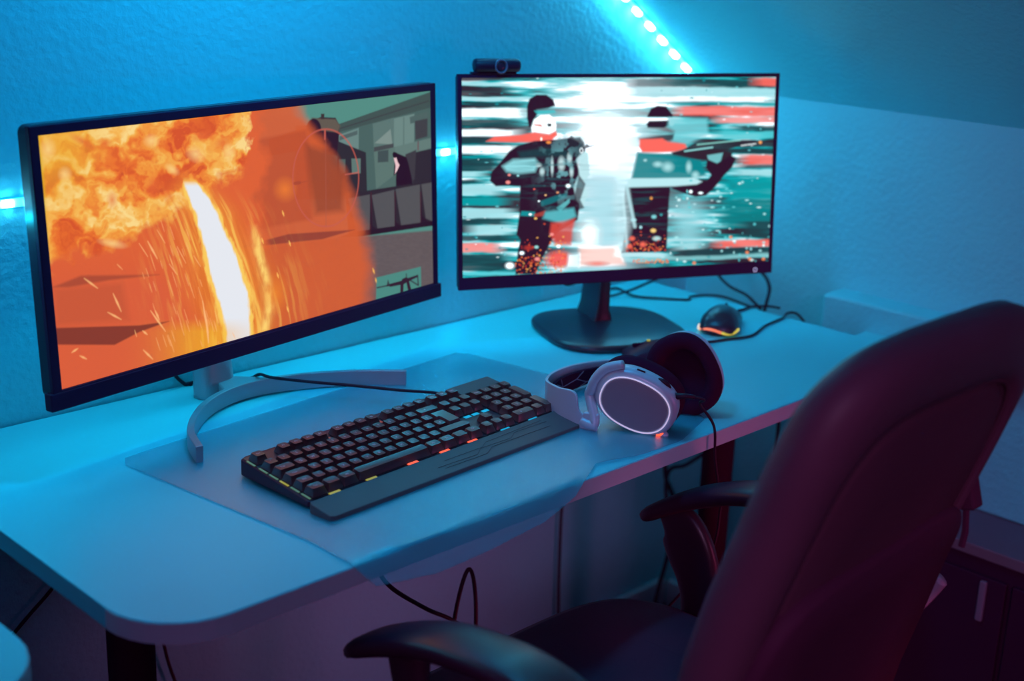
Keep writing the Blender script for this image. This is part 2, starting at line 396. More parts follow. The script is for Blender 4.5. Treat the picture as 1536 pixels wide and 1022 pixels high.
def paint_left():
    k = Canvas(720, 312, [(55.2, 203.8), (643.4, 137.3), (649.6, 426.7), (88.6, 583.3)])
    X, Y = k.X, k.Y
    k.im[:] = C(84, 140, 130)
    P_ = k.poly
    P_([(506, 187), (644, 139), (660, 139), (660, 300), (440, 300), (440, 190)], C(66, 82, 80))       # building
    P_([(507, 199), (639, 164), (650, 162), (650, 290), (500, 300)], C(74, 98, 95))
    k.line(507, 194, 640, 153, .8, C(60, 50, 58), .7)
    P_([(504, 204), (535, 193), (535, 231), (506, 222)], C(105, 132, 128)); P_([(506, 206), (533, 197), (533, 203), (506, 212)], C(80, 96, 96))
    P_([(556, 187), (588, 178), (588, 223), (558, 228)], C(92, 116, 112)); P_([(559, 216), (583, 195), (586, 218)], C(125, 143, 138)); P_([(558, 222), (590, 216), (590, 225), (558, 229)], C(70, 72, 76))
    P_([(588, 179), (619, 172), (619, 225), (588, 222)], C(108, 134, 129)); k.line(603, 178, 603, 222, .8, C(85, 108, 104), .8)
    P_([(612, 177), (639, 169), (640, 181), (613, 187)], C(78, 98, 96)); P_([(620, 183), (639, 179), (639, 206), (621, 211)], C(64, 62, 68))
    P_([(588, 222), (645, 208), (645, 224), (590, 240)], C(98, 122, 117)); P_([(558, 229), (590, 222), (590, 285), (562, 292)], C(92, 116, 110)); P_([(564, 228), (580, 226), (580, 244), (564, 245)], C(66, 78, 80))
    P_([(606, 233), (646, 224), (648, 277), (618, 279)], C(48, 38, 50)); P_([(606, 233), (622, 226), (620, 270), (612, 278)], C(62, 56, 64)); k.line(625, 214, 625, 226, .9, C(110, 60, 70), .8)
    P_([(504, 213), (546, 230), (548, 292), (500, 296)], C(48, 40, 50)); P_([(524, 239), (538, 239), (538, 261), (525, 262)], C(95, 118, 112)); P_([(505, 240), (515, 240), (515, 260), (506, 262)], C(80, 96, 94))
    # soldier
    P_([(590, 236), (586, 232), (588, 229), (593, 231), (607, 237), (610, 245), (618, 280), (592, 283), (591, 262), (588, 266)], C(40, 10, 36))
    P_([(588, 238), (592, 237), (594, 244), (597, 249), (593, 258), (590, 262), (591, 250)], C(235, 195, 200), soft=.6)
    k.ell(590, 234, 4.2, 5, C(38, 8, 34)); P_([(560, 286), (592, 262), (590, 286)], C(80, 104, 100))
    # barriers
    P_([(515, 292), (650, 272), (650, 340), (520, 352)], C(48, 36, 48))
    for q in ([(519, 299), (552, 293), (554, 348), (532, 349)], [(555, 294), (589, 286), (591, 341), (564, 345)], [(591, 285), (628, 278), (630, 337), (600, 341)], [(630, 278), (646, 275), (648, 334), (637, 329)]):
        P_(q, C(84, 82, 86))
    for x in (554, 590, 629): k.line(x, 290, x+1, 338, .9, C(70, 30, 45), .9)
    P_([(553, 300), (556, 340), (566, 348), (552, 350)], C(45, 20, 40)); P_([(590, 300), (592, 335), (601, 341), (590, 342)], C(45, 20, 40)); P_([(630, 305), (632, 325), (640, 333), (630, 336)], C(45, 20, 40))
    g = np.clip((Y-(358-(X-500)*.082))/3, 0, 1); k.put(g*1.0, C(104, 92, 94))
    k.put(g*(fbm(X/5, Y/2.2, 3, 3)*.35), C(70, 60, 66))
    P_([(503, 358), (528, 349), (648, 333), (649, 340), (540, 356)], C(42, 18, 38))
    # tank
    P_([(477, 177), (500, 178), (506, 190), (503, 235), (485, 232), (456, 212), (462, 184)], C(46, 22, 42))
    P_([(464, 178), (500, 180), (507, 190), (504, 200), (470, 196)], C(98, 88, 78), soft=1.5); P_([(478, 172), (483, 172), (483, 180), (478, 180)], C(60, 48, 50))
    k.ell(467, 195, 12, 17, C(44, 18, 40), .15)
    P_([(400, 210), (455, 192), (455, 225), (400, 235)], C(150, 70, 55))
    # smoke and fire over the left
    bx = np.interp(Y, [140, 175, 200, 225, 250, 280, 310, 340, 370, 400, 450, 520], [434, 446, 470, 490, 504, 516, 530, 543, 549, 555, 551, 540])
    bx = bx+(fbm(X/30, Y/26, 31)-.5)*16
    fg = np.clip((bx-X)/28+.5, 0, 1); fg = fg*fg*(3-2*fg)
    k.put(fg*.90, C(217, 96, 46)); k.put(fg*(fbm(X/60, Y/50, 41)*.5), C(198, 84, 48))
    k.put(np.exp(-((X-440)/28.)**2-((Y-173)/26.)**2)*.0, C(150, 160, 150))
    # dark structures in the smoke
    P_([(360, 215), (455, 196), (462, 225), (465, 330), (380, 345), (375, 290), (362, 285)], C(178, 72, 44), soft=3, a=.55)
    P_([(455, 218), (500, 232), (515, 260), (512, 318), (470, 322), (462, 280)], C(128, 60, 42), soft=6, a=.65)
    P_([(340, 375), (430, 352), (529, 346), (480, 360), (438, 364)], C(120, 48, 48), soft=1.2, a=.7)
    k.ell(424, 285, 20, 22, C(240, 128, 50), 1, .8)
    k.ell(385, 330, 26, 40, C(206, 84, 46), 1, .5)
    # left orange field
    left = np.clip((398-X-(fbm(X/30, Y/30, 51)-.5)*50)/18, 0, 1)
    k.put(left*.9, C(224, 98, 52))
    low = np.clip((Y-360)/70, 0, 1)*np.clip((300-X)/60, 0, 1); k.put(low*.6, C(215, 92, 62))
    # billowing flames
    lim = np.interp(X, [50, 110, 180, 250, 300, 380], [430, 385, 372, 330, 300, 250])+(fbm(X/18, Y/18, 61)-.5)*60
    right = np.clip((376-X+(fbm(X/10, Y/16, 62)-.5)*46)/10, 0, 1)
    fl = np.clip((lim-Y)/22, 0, 1)*right
    wx = X+(fbm(X/28, Y/24, 71)-.5)*60; wy = Y+(fbm(X/24, Y/28, 75)-.5)*60
    n1 = fbm(wx/34, wy/27, 81, 4); n1 = (n1-n1.min())/(n1.max()-n1.min())
    ramp = np.array([C(214, 84, 42), C(232, 112, 46), C(241, 150, 60), C(245, 182, 84), C(250, 214, 136)])
    idx = np.clip((n1-.18)/.62, 0, .999)*4; i0 = idx.astype(int); fr = (idx-i0)[..., None]
    colr = ramp[i0]*(1-fr)+ramp[np.minimum(i0+1, 4)]*fr
    m_ = fl[..., None]; k.im = k.im*(1-m_)+colr*m_
    yl = np.clip((135-X+ (330-Y)*.25)/60, 0, 1)*np.clip((330-Y)/80, 0, 1); k.put(yl*.55, C(236, 176, 50))
    yl2 = np.clip((6-(X-55-(Y-203)*.088))/6, 0, 1)*np.clip((400-Y)/120, 0, 1); k.put(yl2*.8, C(222, 175, 25))
    for (cx, cy, rx, ry, rot) in ((120, 212, 26, 8, .5), (300, 205, 20, 10, -.3), (155, 215, 14, 9, .2), (225, 280, 14, 20, .3), (165, 300, 10, 16, 0), (330, 215, 10, 16, 1), (250, 295, 10, 16, 0)):
        k.ell(cx, cy, rx, ry, C(228, 104, 52), 1.0, .75, rot)
    for (cx, cy, rx, ry, rot) in ((224, 212, 14, 12, 0), (290, 232, 18, 14, .5), (95, 262, 12, 14, 0), (340, 230, 12, 16, 0), (180, 325, 10, 6, -.3), (165, 365, 26, 8, .2), (255, 255, 14, 8, .6), (70, 225, 14, 20, 0)):
        k.ell(cx, cy, rx, ry, C(252, 216, 140), 1.0, .75, rot)
    # the bright jet of flame with its streaks
    ax = np.interp(Y, [250, 280, 320, 360, 400, 440, 480, 520], [268, 284, 306, 320, 333, 344, 352, 356])
    wd = np.interp(Y, [255, 280, 310, 350, 400, 440, 480, 520], [3, 13, 17, 19, 24, 24, 21, 19])
    glow = np.exp(-np.abs((X-ax)/(wd*2.1))**2.2)*np.clip((Y-250)/60, 0, 1)
    k.put(glow*.85, C(243, 160, 58))
    st = fbm((X-ax)/5.0, Y/52, 91, 3); stm = np.exp(-np.abs((X-ax)/(wd*3.3))**2)*np.clip((Y-275)/60, 0, 1)
    k.put(np.clip((st-.52)*6, 0, 1)*stm*.9, C(250, 196, 90)); k.put(np.clip((.44-st)*6, 0, 1)*stm*.6, C(212, 92, 34))
    k.put(np.clip((wd*1.28-np.abs(X-ax)+(fbm(X/6, Y/14, 92)-.5)*9)/4, 0, 1)*np.clip((Y-266)/10, 0, 1)*.9, C(251, 206, 96))
    k.put(np.clip((wd-np.abs(X-ax)+(fbm(X/7, Y/20, 93)-.5)*6)/3.2, 0, 1)*np.clip((Y-272)/8, 0, 1), C(230, 233, 240))
    yb = np.clip((Y-478)/20, 0, 1)*np.exp(-np.abs((X-300)/60)**2); k.put(yb*.6, C(240, 176, 40))
    # second rope of fire on the right of the jet
    ax2 = np.interp(Y, [340, 380, 420, 460, 500], [378, 384, 396, 402, 392]); k.put(np.exp(-((X-ax2)/6.5)**2)*np.clip((Y-335)/25, 0, 1)*np.clip((505-Y)/10, 0, 1)*(.4+.6*np.clip((fbm(X/5, Y/14, 97)-.3)*3, 0, 1)), C(253, 208, 110))
    k.ell(410, 440, 22, 34, C(240, 136, 44), 1, .7)
    # ground shadows bottom left
    P_([(80, 491), (205, 488), (250, 482), (205, 498), (168, 517), (80, 516)], C(112, 48, 42), soft=1.2, a=.85)
    P_([(76, 430), (118, 413), (235, 412), (160, 420), (100, 430)], C(150, 66, 50), soft=2, a=.7)
    P_([(78, 432), (180, 424), (190, 480), (80, 488)], C(176, 78, 52), soft=6, a=.4)
    # sparks
    sparks = [(123, 417, 143, 432), (166, 440, 178, 467), (158, 468, 178, 479), (222, 466, 244, 497), (229, 466, 235, 480), (211, 525, 225, 539), (210, 496, 217, 502), (104, 528, 113, 522), (116, 533, 126, 538), (300, 452, 308, 500), (306, 480, 309, 515), (218, 362, 232, 388), (232, 345, 244, 365), (205, 365, 218, 385), (172, 396, 180, 404), (287, 384, 297, 400), (250, 396, 262, 412), (345, 500, 349, 508), (201, 505, 198, 495), (262, 370, 275, 395)]
    for r_ in range(46):
        y = rs.uniform(330, 520); x = np.interp(y, [300, 520], [250, 290])+rs.uniform(-60, 40); l = rs.uniform(8, 26)
        sparks.append((x, y, x+l*.32, y+l))
    for i, (x1, y1, x2, y2) in enumerate(sparks):
        k.line(x1, y1, x2, y2, 1.5 if i < 12 else .55, C(255, 186, 120), .9 if i < 20 else .6, .9, True)
    for (x, y) in ((390, 362), (431, 366), (413, 414), (558, 408), (562, 423), (428, 465), (421, 321)): k.line(x-1, y-4, x+1.5, y+4, 1.3, C(255, 190, 95), .9, .8, True)
    # scope
    k.ring(485.5, 268, 49.7, 73, 1.5, C(196, 92, 78), .85)
    k.line(484, 197, 484, 210, 1.3, C(196, 92, 78), .9); k.line(485, 212, 486, 340, .45, C(170, 90, 75), .6)
    k.line(439, 276, 446, 275, 2.4, C(168, 70, 50), .85); k.line(446, 275, 457, 273, .6, C(168, 70, 50), .8); k.line(515, 263, 534, 260, 1.0, C(196, 96, 84), .8)
    # weapon icon
    P_([(563, 418), (630, 402), (631, 436), (562, 452)], C(74, 140, 130), soft=.6, a=.92)
    D_ = C(52, 26, 46)
    k.line(564, 433.5, 583, 429.5, .9, D_); P_([(582, 428), (603, 422.5), (603, 428.5), (583, 432.5)], D_, .4); P_([(580, 421), (584, 431), (578, 432)], D_, .4, .8)
    P_([(601, 421), (607, 418), (611, 419), (625, 414.5), (626.5, 417), (612, 424), (603, 429)], D_, .4); k.line(608, 413, 608.5, 420, .6, D_)
    P_([(599, 428), (604, 427), (603.5, 442), (599, 443)], D_, .4); P_([(608, 424), (612, 423), (616, 438), (611, 440)], D_, .4)
    k.line(625, 415, 626.5, 430, .8, D_); k.line(613, 422, 626, 430, .9, D_)
    return k
def paint_right():
    k = Canvas(720, 406, [(692.4, 119), (1164.8, 112.7), (1153.4, 392.3), (691.8, 417.3)])
    X, Y = k.X, k.Y
    n1 = fbm(X/70, Y/7.5, 101, 4); n1 = (n1-.5)*2.2
    glowc = np.exp(-((X-905)/95.)**2-((Y-215)/120.)**2)
    edge = np.clip(abs(X-905)/230, 0, 1)
    tv = .52+n1*.9-edge*.14+glowc*.45-np.clip((Y-300)/110, 0, 1)*.16+np.clip((200-Y)/90, 0, 1)*.12
    ramp = np.array([C(48, 30, 46), C(38, 66, 74), C(0, 128, 136), C(0, 178, 186), C(130, 222, 232), C(205, 240, 246), C(232, 242, 250)])
    idx = np.clip(tv, 0, .999)*6; i0 = idx.astype(int); fr = (idx-i0)[..., None]
    k.im = ramp[i0]*(1-fr)+ramp[np.minimum(i0+1, 6)]*fr
    def band(x0, x1, y, h, c, a=1.0, sx=26, slope=0.0):
        yy = y+(X-x0)*slope+(fbm(X/40, Y/30, int(y))-.5)*5
        m_ = np.clip((X-x0)/sx, 0, 1)*np.clip((x1-X)/sx, 0, 1)*np.clip(.5+(h/2-np.abs(Y-yy))/3.0, 0, 1); k.put(m_*a, c)
    W_ = C(224, 242, 248); T_ = C(0, 160, 168); DK = C(50, 34, 48); DT = C(28, 66, 74); RD = C(255, 108, 96); PL = C(170, 230, 238); RP = C(255, 150, 145)
    # dark and pale bands, left part
    for q in ((640, 775, 121, 6, DK), (640, 780, 128, 5, PL), (640, 775, 139, 15, DK), (640, 800, 149, 5, PL), (690, 790, 158, 7, DT), (640, 800, 171, 14, W_), (640, 785, 187, 12, DT), (640, 790, 200, 11, W_), (640, 740, 211, 9, DT), (640, 790, 225, 12, W_), (640, 760, 248, 20, DT), (640, 735, 263, 8, PL), (640, 735, 274, 6, DT), (640, 760, 286, 15, PL), (640, 770, 304, 12, T_), (640, 778, 321, 16, PL), (640, 772, 334, 10, DT), (690, 775, 345, 14, PL), (640, 772, 358, 8, DT), (640, 760, 372, 14, RP), (640, 772, 394, 26, DT), (640, 1000, 411, 6, C(90, 215, 225))):
        band(*q[:4], q[4], .93)
    # pale and dark bands, right part
    for q in ((930, 1180, 124, 13, DT), (1120, 1190, 121, 12, RD), (930, 1190, 138, 16, PL), (900, 1170, 148, 9, W_), (1000, 1190, 154, 4, T_), (1000, 1190, 165, 14, RD), (1060, 1190, 179, 9, RP), (1090, 1190, 190, 8, DT), (1060, 1190, 201, 11, C(80, 205, 215)), (1080, 1190, 215, 10, DK), (1075, 1190, 226, 8, DT), (1100, 1190, 238, 15, RD), (1095, 1190, 249, 6, DT), (1090, 1190, 258, 9, PL), (1080, 1190, 285, 38, T_), (1070, 1190, 320, 44, C(0, 128, 134)), (1100, 1190, 345, 24, DT), (1060, 1190, 367, 11, RD), (1000, 1065, 371, 10, PL), (1005, 1190, 381, 12, DT), (900, 1190, 392, 6, C(130, 200, 205))):
        band(*q[:4], q[4], .9, slope=0 if q[2] < 350 else -.035)
    k.put(glowc**1.5*.95*np.clip(.55+fbm(X/50, Y/9, 131), 0, 1), C(222, 240, 249))
    k.put(np.exp(-((X-905)/22.)**2)*np.clip((Y-150)/60, 0, 1)*.5, C(215, 238, 246))
    # speckles
    for r_ in range(210):
        x = rs.uniform(695, 1160); y = rs.uniform(115, 400) if r_ % 3 else rs.uniform(300, 400)
        if abs(x-905) < 60: continue
        c = [C(215, 245, 250), C(110, 220, 228), C(0, 150, 160)][rs.randint(3)]; k.ell(x, y, rs.uniform(1.2, 4.5), rs.uniform(1, 2.6), c, .8, .8)
    B = C(46, 18, 42)
    P_ = k.poly
    k.put(np.exp(-((X-905)/48.)**2)*np.clip((Y-235)/40, 0, 1)*.9, C(176, 228, 240)); k.put(np.exp(-((X-1030)/30.)**2)*np.clip((Y-285)/25, 0, 1)*np.clip((372-Y)/12, 0, 1)*.8, C(150, 216, 226))
    k.put(np.exp(-((X-915)/40.)**2-((Y-222)/32.)**2), C(234, 242, 251))
    # first figure, left, aiming to the right
    P_([(789, 178), (789, 160), (793, 149), (803, 143), (818, 143), (828, 150), (831, 159), (820, 163), (803, 165), (806, 170), (800, 178), (795, 190), (792, 192)], B, 1.2)
    P_([(800, 167), (830, 165), (832, 170), (804, 172)], C(60, 200, 208), 1.5, .8)
    P_([(795, 192), (799, 180), (809, 173), (822, 172), (830, 178), (833, 188), (832, 198), (836, 202), (826, 208), (808, 207), (796, 203)], C(226, 236, 240), 1.2)
    P_([(798, 187), (810, 187), (812, 191), (800, 189)], C(238, 120, 104), .8, .8); P_([(819, 186), (825, 186), (825, 190), (820, 190)], C(48, 50, 56), .6)
    P_([(728, 213), (740, 206), (780, 203), (800, 199), (822, 202), (832, 197), (834, 203), (828, 208), (826, 213), (798, 214), (760, 214)], RD, 1.6)
    P_([(775, 219), (800, 212), (832, 210), (852, 207), (862, 211), (872, 217), (866, 232), (862, 240), (868, 262), (866, 280), (868, 300), (864, 330), (850, 338), (830, 352), (812, 385), (800, 412), (770, 412), (774, 378), (778, 360), (772, 352), (777, 320), (778, 280), (760, 279), (742, 280), (733, 272), (736, 258), (748, 245), (762, 228)], B, 1.2)
    P_([(752, 250), (768, 240), (800, 238), (806, 246), (800, 258), (775, 261), (758, 258)], C(150, 228, 236), 3, .95)
    P_([(775, 228), (815, 222), (850, 226), (850, 236), (800, 236), (778, 238)], DT, 3, .8)
    for (x, y, rx, ry) in ((806, 248, 6, 4), (811, 258, 5, 8), (840, 246, 7, 14), (852, 238, 5, 12), (855, 258, 4, 10), (826, 250, 3, 18)): k.ell(x, y, rx, ry, C(205, 238, 242), .6, .85)
    P_([(868, 222), (880, 230), (882, 262), (872, 276), (880, 290), (872, 312), (862, 300), (858, 280), (866, 262)], C(190, 234, 240), 1.5, .9)
    P_([(866, 262), (876, 276), (868, 300), (874, 312), (862, 316), (858, 300)], B, 1.2, .8)
    P_([(808, 302), (830, 294), (848, 290), (848, 296), (824, 306), (810, 310)], C(20, 110, 120), 1.2, .9); P_([(832, 312), (852, 298), (852, 304), (838, 318)], C(100, 200, 206), 1, .8)
    P_([(815, 318), (858, 312), (862, 325), (840, 336), (812, 328)], C(90, 195, 205), 2.5, .85)
    P_([(780, 317), (800, 318), (800, 325), (778, 324)], T_, 1.2, .8); P_([(798, 322), (816, 316), (812, 324), (800, 326)], C(170, 62, 52), 1.2, .9)
    P_([(824, 335), (845, 332), (860, 328), (856, 350), (854, 368), (830, 368), (822, 350)], C(222, 78, 66), 2.5, .85)
    P_([(848, 250), (878, 216), (882, 219), (890, 218), (872, 224)], B, 1, .8)
    P_([(848, 210), (855, 204), (860, 207), (868, 206), (874, 214), (876, 226), (864, 236), (852, 232)], C(40, 40, 54), 1.4, .9); k.ell(870, 226, 3.5, 5.5, C(225, 240, 245), .4); k.ell(870, 226, 1.8, 3.2, B, .3)
    k.ell(799, 213.5, 0, 0.001, B) if False else None
    k.ell(821, 214, 5, 3, C(250, 150, 70), .6); k.ell(810, 209, 2, 3.5, C(255, 240, 225), .5)
    str_ = np.clip((fbm(X/55, Y/4.5, 151, 3)-.56)*7, 0, 1)*np.exp(-((X-820)/50.)**2)*np.clip((Y-215)/20, 0, 1)*np.clip((340-Y)/30, 0, 1); k.put(str_*.5, C(30, 90, 98))
    k.put(np.clip((fbm(X/9, Y/9, 161, 3)-.55)*8, 0, 1)*np.exp(-((X-840)/26.)**2-((Y-255)/50.)**2)*.7, C(120, 190, 200))
    # red pool and sparks at his feet
    k.ell(836, 390, 26, 16, C(250, 96, 88), .5, .95); k.ell(790, 372, 10, 5, C(200, 60, 50), .7, .7)
    k.ell(880, 352, 26, 32, C(232, 244, 246), .8, .85); P_([(866, 372), (925, 370), (935, 398), (866, 400)], C(252, 206, 196), 4, .9); P_([(850, 382), (866, 380), (866, 402), (848, 402)], C(215, 240, 246), 3, .9)
    k.ell(893, 396, 22, 5, C(250, 110, 95), .8, .7)
    for r_ in range(170):
        x = rs.uniform(770, 846); y = 412-abs(rs.normal(0, 26)); k.ell(x, y, rs.uniform(1, 2.4), rs.uniform(1, 2.2), [C(255, 130, 66), C(226, 84, 50), C(250, 180, 90), C(190, 50, 44)][rs.randint(4)], .7, .9)
    for (x, y, r_, c) in ((762, 263, 3, RP), (760, 274, 4.5, RP), (799, 284, 2, RD), (816, 293, 2.2, C(255, 200, 140)), (834, 289, 2.4, C(255, 170, 120)), (801, 328, 3, C(255, 200, 110)), (793, 322, 3.2, W_), (850, 279, 5, W_), (806, 302, 2.2, W_), (775, 264, 2.6, C(150, 225, 230)), (762, 399, 9, W_), (780, 380, 5, W_), (835, 370, 4.5, W_), (825, 352, 4, RP), (803, 389, 5, RP), (802, 371, 4, C(160, 225, 225))): k.ell(x, y, r_, r_*.75, c, .5)
    # second figure, right, aiming to the right
    P_([(969, 174), (975, 162), (985, 158), (998, 159), (1008, 172), (1007, 175), (970, 175)], B, 1.1); P_([(968, 186), (972, 181), (1002, 180), (1004, 186), (994, 191), (970, 191)], C(44, 24, 44), 1.2); k.ell(1006, 184, 5, 5.5, C(225, 244, 248), .5)
    P_([(1002, 176), (1060, 176), (1062, 200), (1030, 216), (1006, 212), (1010, 196), (1000, 190)], C(120, 214, 224), 3, .8)
    P_([(956, 207), (980, 204), (1010, 200), (1008, 208), (1000, 210), (960, 212)], DK, 1.5, .85)
    P_([(958, 208), (975, 208), (992, 207), (1000, 212), (1026, 215), (1030, 222), (1012, 227), (985, 228), (962, 228), (957, 220)], RD, 1.6)
    P_([(1006, 228), (1030, 222), (1070, 222), (1098, 228), (1096, 240), (1060, 240), (1040, 238), (1010, 236)], DK, 1.2)
    P_([(1020, 226), (1040, 214), (1100, 210), (1135, 209), (1136, 213), (1110, 217), (1090, 224), (1060, 225), (1030, 228)], C(44, 40, 52), 1, .95)
    k.line(1026, 226, 1068, 220, 1.2, C(150, 226, 226), .9); k.line(1045, 216, 1110, 209, 1, C(140, 214, 204), .9); k.line(1112, 217, 1134, 214, .9, C(220, 230, 232), .9); k.ell(1141, 212, 3.4, 3.2, C(255, 168, 96), .5)
    P_([(1060, 232), (1084, 228), (1078, 250), (1066, 258)], C(120, 200, 205), 1.2, .9)
    P_([(954, 228), (1010, 232), (1050, 240), (1058, 262), (1035, 268), (945, 268), (950, 245)], C(0, 134, 142), 2, .95)
    for (x, y, rx, ry) in ((1000, 250, 12, 10), (985, 246, 10, 6), (1032, 250, 6, 12), (1042, 262, 8, 8), (966, 240, 4, 3)): k.ell(x, y, rx, ry, C(180, 236, 240), .8, .85)
    P_([(1096, 232), (1104, 236), (1098, 250), (1086, 262), (1072, 280), (1058, 293), (1042, 295), (1020, 288), (1004, 281), (1002, 300), (1000, 340), (998, 378), (930, 380), (938, 330), (934, 300), (936, 280), (1060, 270), (1066, 262), (1058, 250), (1060, 238), (1075, 244)], B, 1.2)
    P_([(938, 268), (1040, 266), (1052, 272), (1044, 276), (1010, 279), (940, 281)], C(190, 238, 244), 1.6)
    P_([(1000, 283), (1020, 290), (1000, 300)], PL, 1, .0)
    P_([(926, 200), (955, 208), (948, 250), (940, 280), (946, 330), (936, 380), (922, 380), (918, 300)], C(206, 240, 248), 5, .55)
    for (x, y, rx, ry, c) in ((975, 297, 3, 3, C(255, 168, 76)), (978, 346, 5.5, 4, C(252, 214, 130)), (948, 330, 5.5, 3.4, PL), (979, 325, 5, 4, C(130, 215, 222)), (959, 341, 3, 3, PL), (983, 358, 8, 4.5, C(180, 222, 224)), (1035, 287, 3.5, 3.5, W_), (1050, 289, 5, 2.4, W_), (1004, 317, 5, 3, PL), (990, 322, 3, 2.5, C(60, 160, 170))): k.ell(x, y, rx, ry, c, .5)
    for r_ in range(110):
        x = rs.uniform(934, 998); y = 378-abs(rs.normal(0, 11)); k.ell(x, y, rs.uniform(1, 2.6), rs.uniform(1, 2.2), [C(238, 92, 62), C(200, 60, 48), C(250, 150, 80), C(120, 34, 36)][rs.randint(4)], .7, .85)
    k.put(np.clip((fbm(X/40, Y/4, 171, 3)-.54)*7, 0, 1)*np.exp(-((X-965)/34.)**2)*np.clip((Y-280)/10, 0, 1)*np.clip((365-Y)/20, 0, 1)*.6, C(28, 84, 92))
    k.line(938, 280, 950, 340, 2.5, C(190, 236, 244), .8, 1.5); k.line(932, 290, 938, 370, 2, C(200, 238, 246), .7, 1.5)
    for (x, y, rx) in ((946, 358, 6), (962, 367, 7), (942, 370, 6)): k.ell(x, y, rx, rx*.8, C(250, 110, 90), .7)
    band(915, 1010, 384, 6, C(190, 236, 244)); 
    for r_ in range(40): k.ell(rs.uniform(948, 1002), rs.uniform(389, 395), 2, 1.6, [C(238, 92, 62), C(250, 160, 90)][rs.randint(2)], .7, .85)
    for r_ in range(60):
        x = rs.uniform(1010, 1155); y = rs.uniform(262, 395); k.ell(x, y, rs.uniform(1.4, 5), rs.uniform(1.2, 3.2), [C(170, 238, 242), C(90, 208, 216), C(210, 246, 248)][rs.randint(3)], .6, .9)
    for (x, y) in ((1121, 379), (1146, 389), (1125, 389), (1040, 395), (1096, 356)): k.ell(x, y, 3.4, 3, C(250, 140, 90), .5, .95)
    lum = k.im.min(2); f_ = np.clip((lum-.55)/.3, 0, 1)[..., None]; k.im = k.im*((1-f_)/2.2+f_)      # only the brightest whites use the full backlight
    return k
def screen_obj(k, parent, w_, h_, zoff, place, mname='screen_picture'):
    nx, ny = k.nx, k.ny
    U, V = np.meshgrid((np.linspace(0, 1, nx)-.5)*w_, (np.linspace(0, 1, ny)-.5)*h_)
    co = np.stack([U.ravel(), V.ravel(), np.full(nx*ny, zoff)], 1)
    Mx = np.array(place); co = co @ Mx[:3, :3].T + Mx[:3, 3]
    me = bpy.data.meshes.new('screen'); me.vertices.add(nx*ny); me.vertices.foreach_set('co', co.astype(np.float32).ravel())
    a = (np.arange(ny-1)[:, None]*nx+np.arange(nx-1)[None]).ravel()
    q = np.stack([a, a+1, a+nx+1, a+nx], 1)
    me.loops.add(q.size); me.loops.foreach_set('vertex_index', q.ravel().astype(np.int32))
    me.polygons.add(len(q)); me.polygons.foreach_set('loop_start', (np.arange(len(q))*4).astype(np.int32))
    me.update(calc_edges=True)
    at = me.color_attributes.new('picture', 'FLOAT_COLOR', 'POINT')
    at.data.foreach_set('color', np.concatenate([np.clip(k.im, 0, 1).reshape(-1, 3), np.ones((nx*ny, 1))], 1).astype(np.float32).ravel())
    me.materials.append(MAT[mname])
    o = bpy.data.objects.new('screen', me); col.objects.link(o); o.parent = parent; o['label'] = parent['screen_text']
    del parent['screen_text']
    return o

# ------------------------------------------------------------------ monitors
def panel_frame(c, yw, tilt):     # panel axes: x right, y up, z toward the viewer; in the desk frame
    ex = Vector((math.cos(yw), math.sin(yw), 0)); n = Vector((math.sin(yw), -math.cos(yw), 0))
    upv = Vector((0, 0, 1))*math.cos(tilt)-n*math.sin(tilt); nn = ex.cross(upv)
    Mx = Matrix((ex, upv, nn)).transposed().to_4x4(); Mx.translation = c; return Mx
def local_place(parent, Mx):
    return parent.matrix_basis.inverted() @ Matrix.Translation((0, 0, DESK)) @ Mx
def frame_ring(mb, x0, x1, y0, y1, ix0, ix1, iy0, iy1, z0, z1):
    o_ = [(x0, y0), (x1, y0), (x1, y1), (x0, y1)]; i_ = [(ix0, iy0), (ix1, iy0), (ix1, iy1), (ix0, iy1)]
    mb.loft([[(p[0], p[1], z0) for p in o_], [(p[0], p[1], z1) for p in o_], [(p[0], p[1], z1) for p in i_], [(p[0], p[1], z0) for p in i_]], closed=True)
# left: ultrawide with silver arc stand
LC, LY, LT = (-.945, -.143, .2548), .155, .042
mL = thing('monitor', 'ultrawide monitor on a silver arc stand, its screen full of orange fire', 'monitor', (-.98, -.09, 0), LY)
mL['screen_text'] = 'wide screen with an orange explosion and a weapon sight'
FL = panel_frame(LC, LY, LT)
f = MB(); frame_ring(f, -.348, .346, -.160, .157, -.336, .335, -.147, .146, -.006, .002); f.xf(FL).build('bezel', 'bezel_plastic', mL, bevel=.0012)
MB().box((0, -.160, -.004), (.705, .022, .014)).xf(FL).build('chin', 'bezel_plastic', mL, bevel=.002)
MB().loft([[(x, y, z) for x, y in rrect(0, 0, .348*s, .158*s, .01)] for z, s in ((-.003, 1), (-.020, 1), (-.030, .95), (-.038, .6))]).xf(FL).build('back_cover', 'satin_black', mL, bevel=.001)
screen_obj(paint_left(), mL, .672, .293, .0005, local_place(mL, FL))
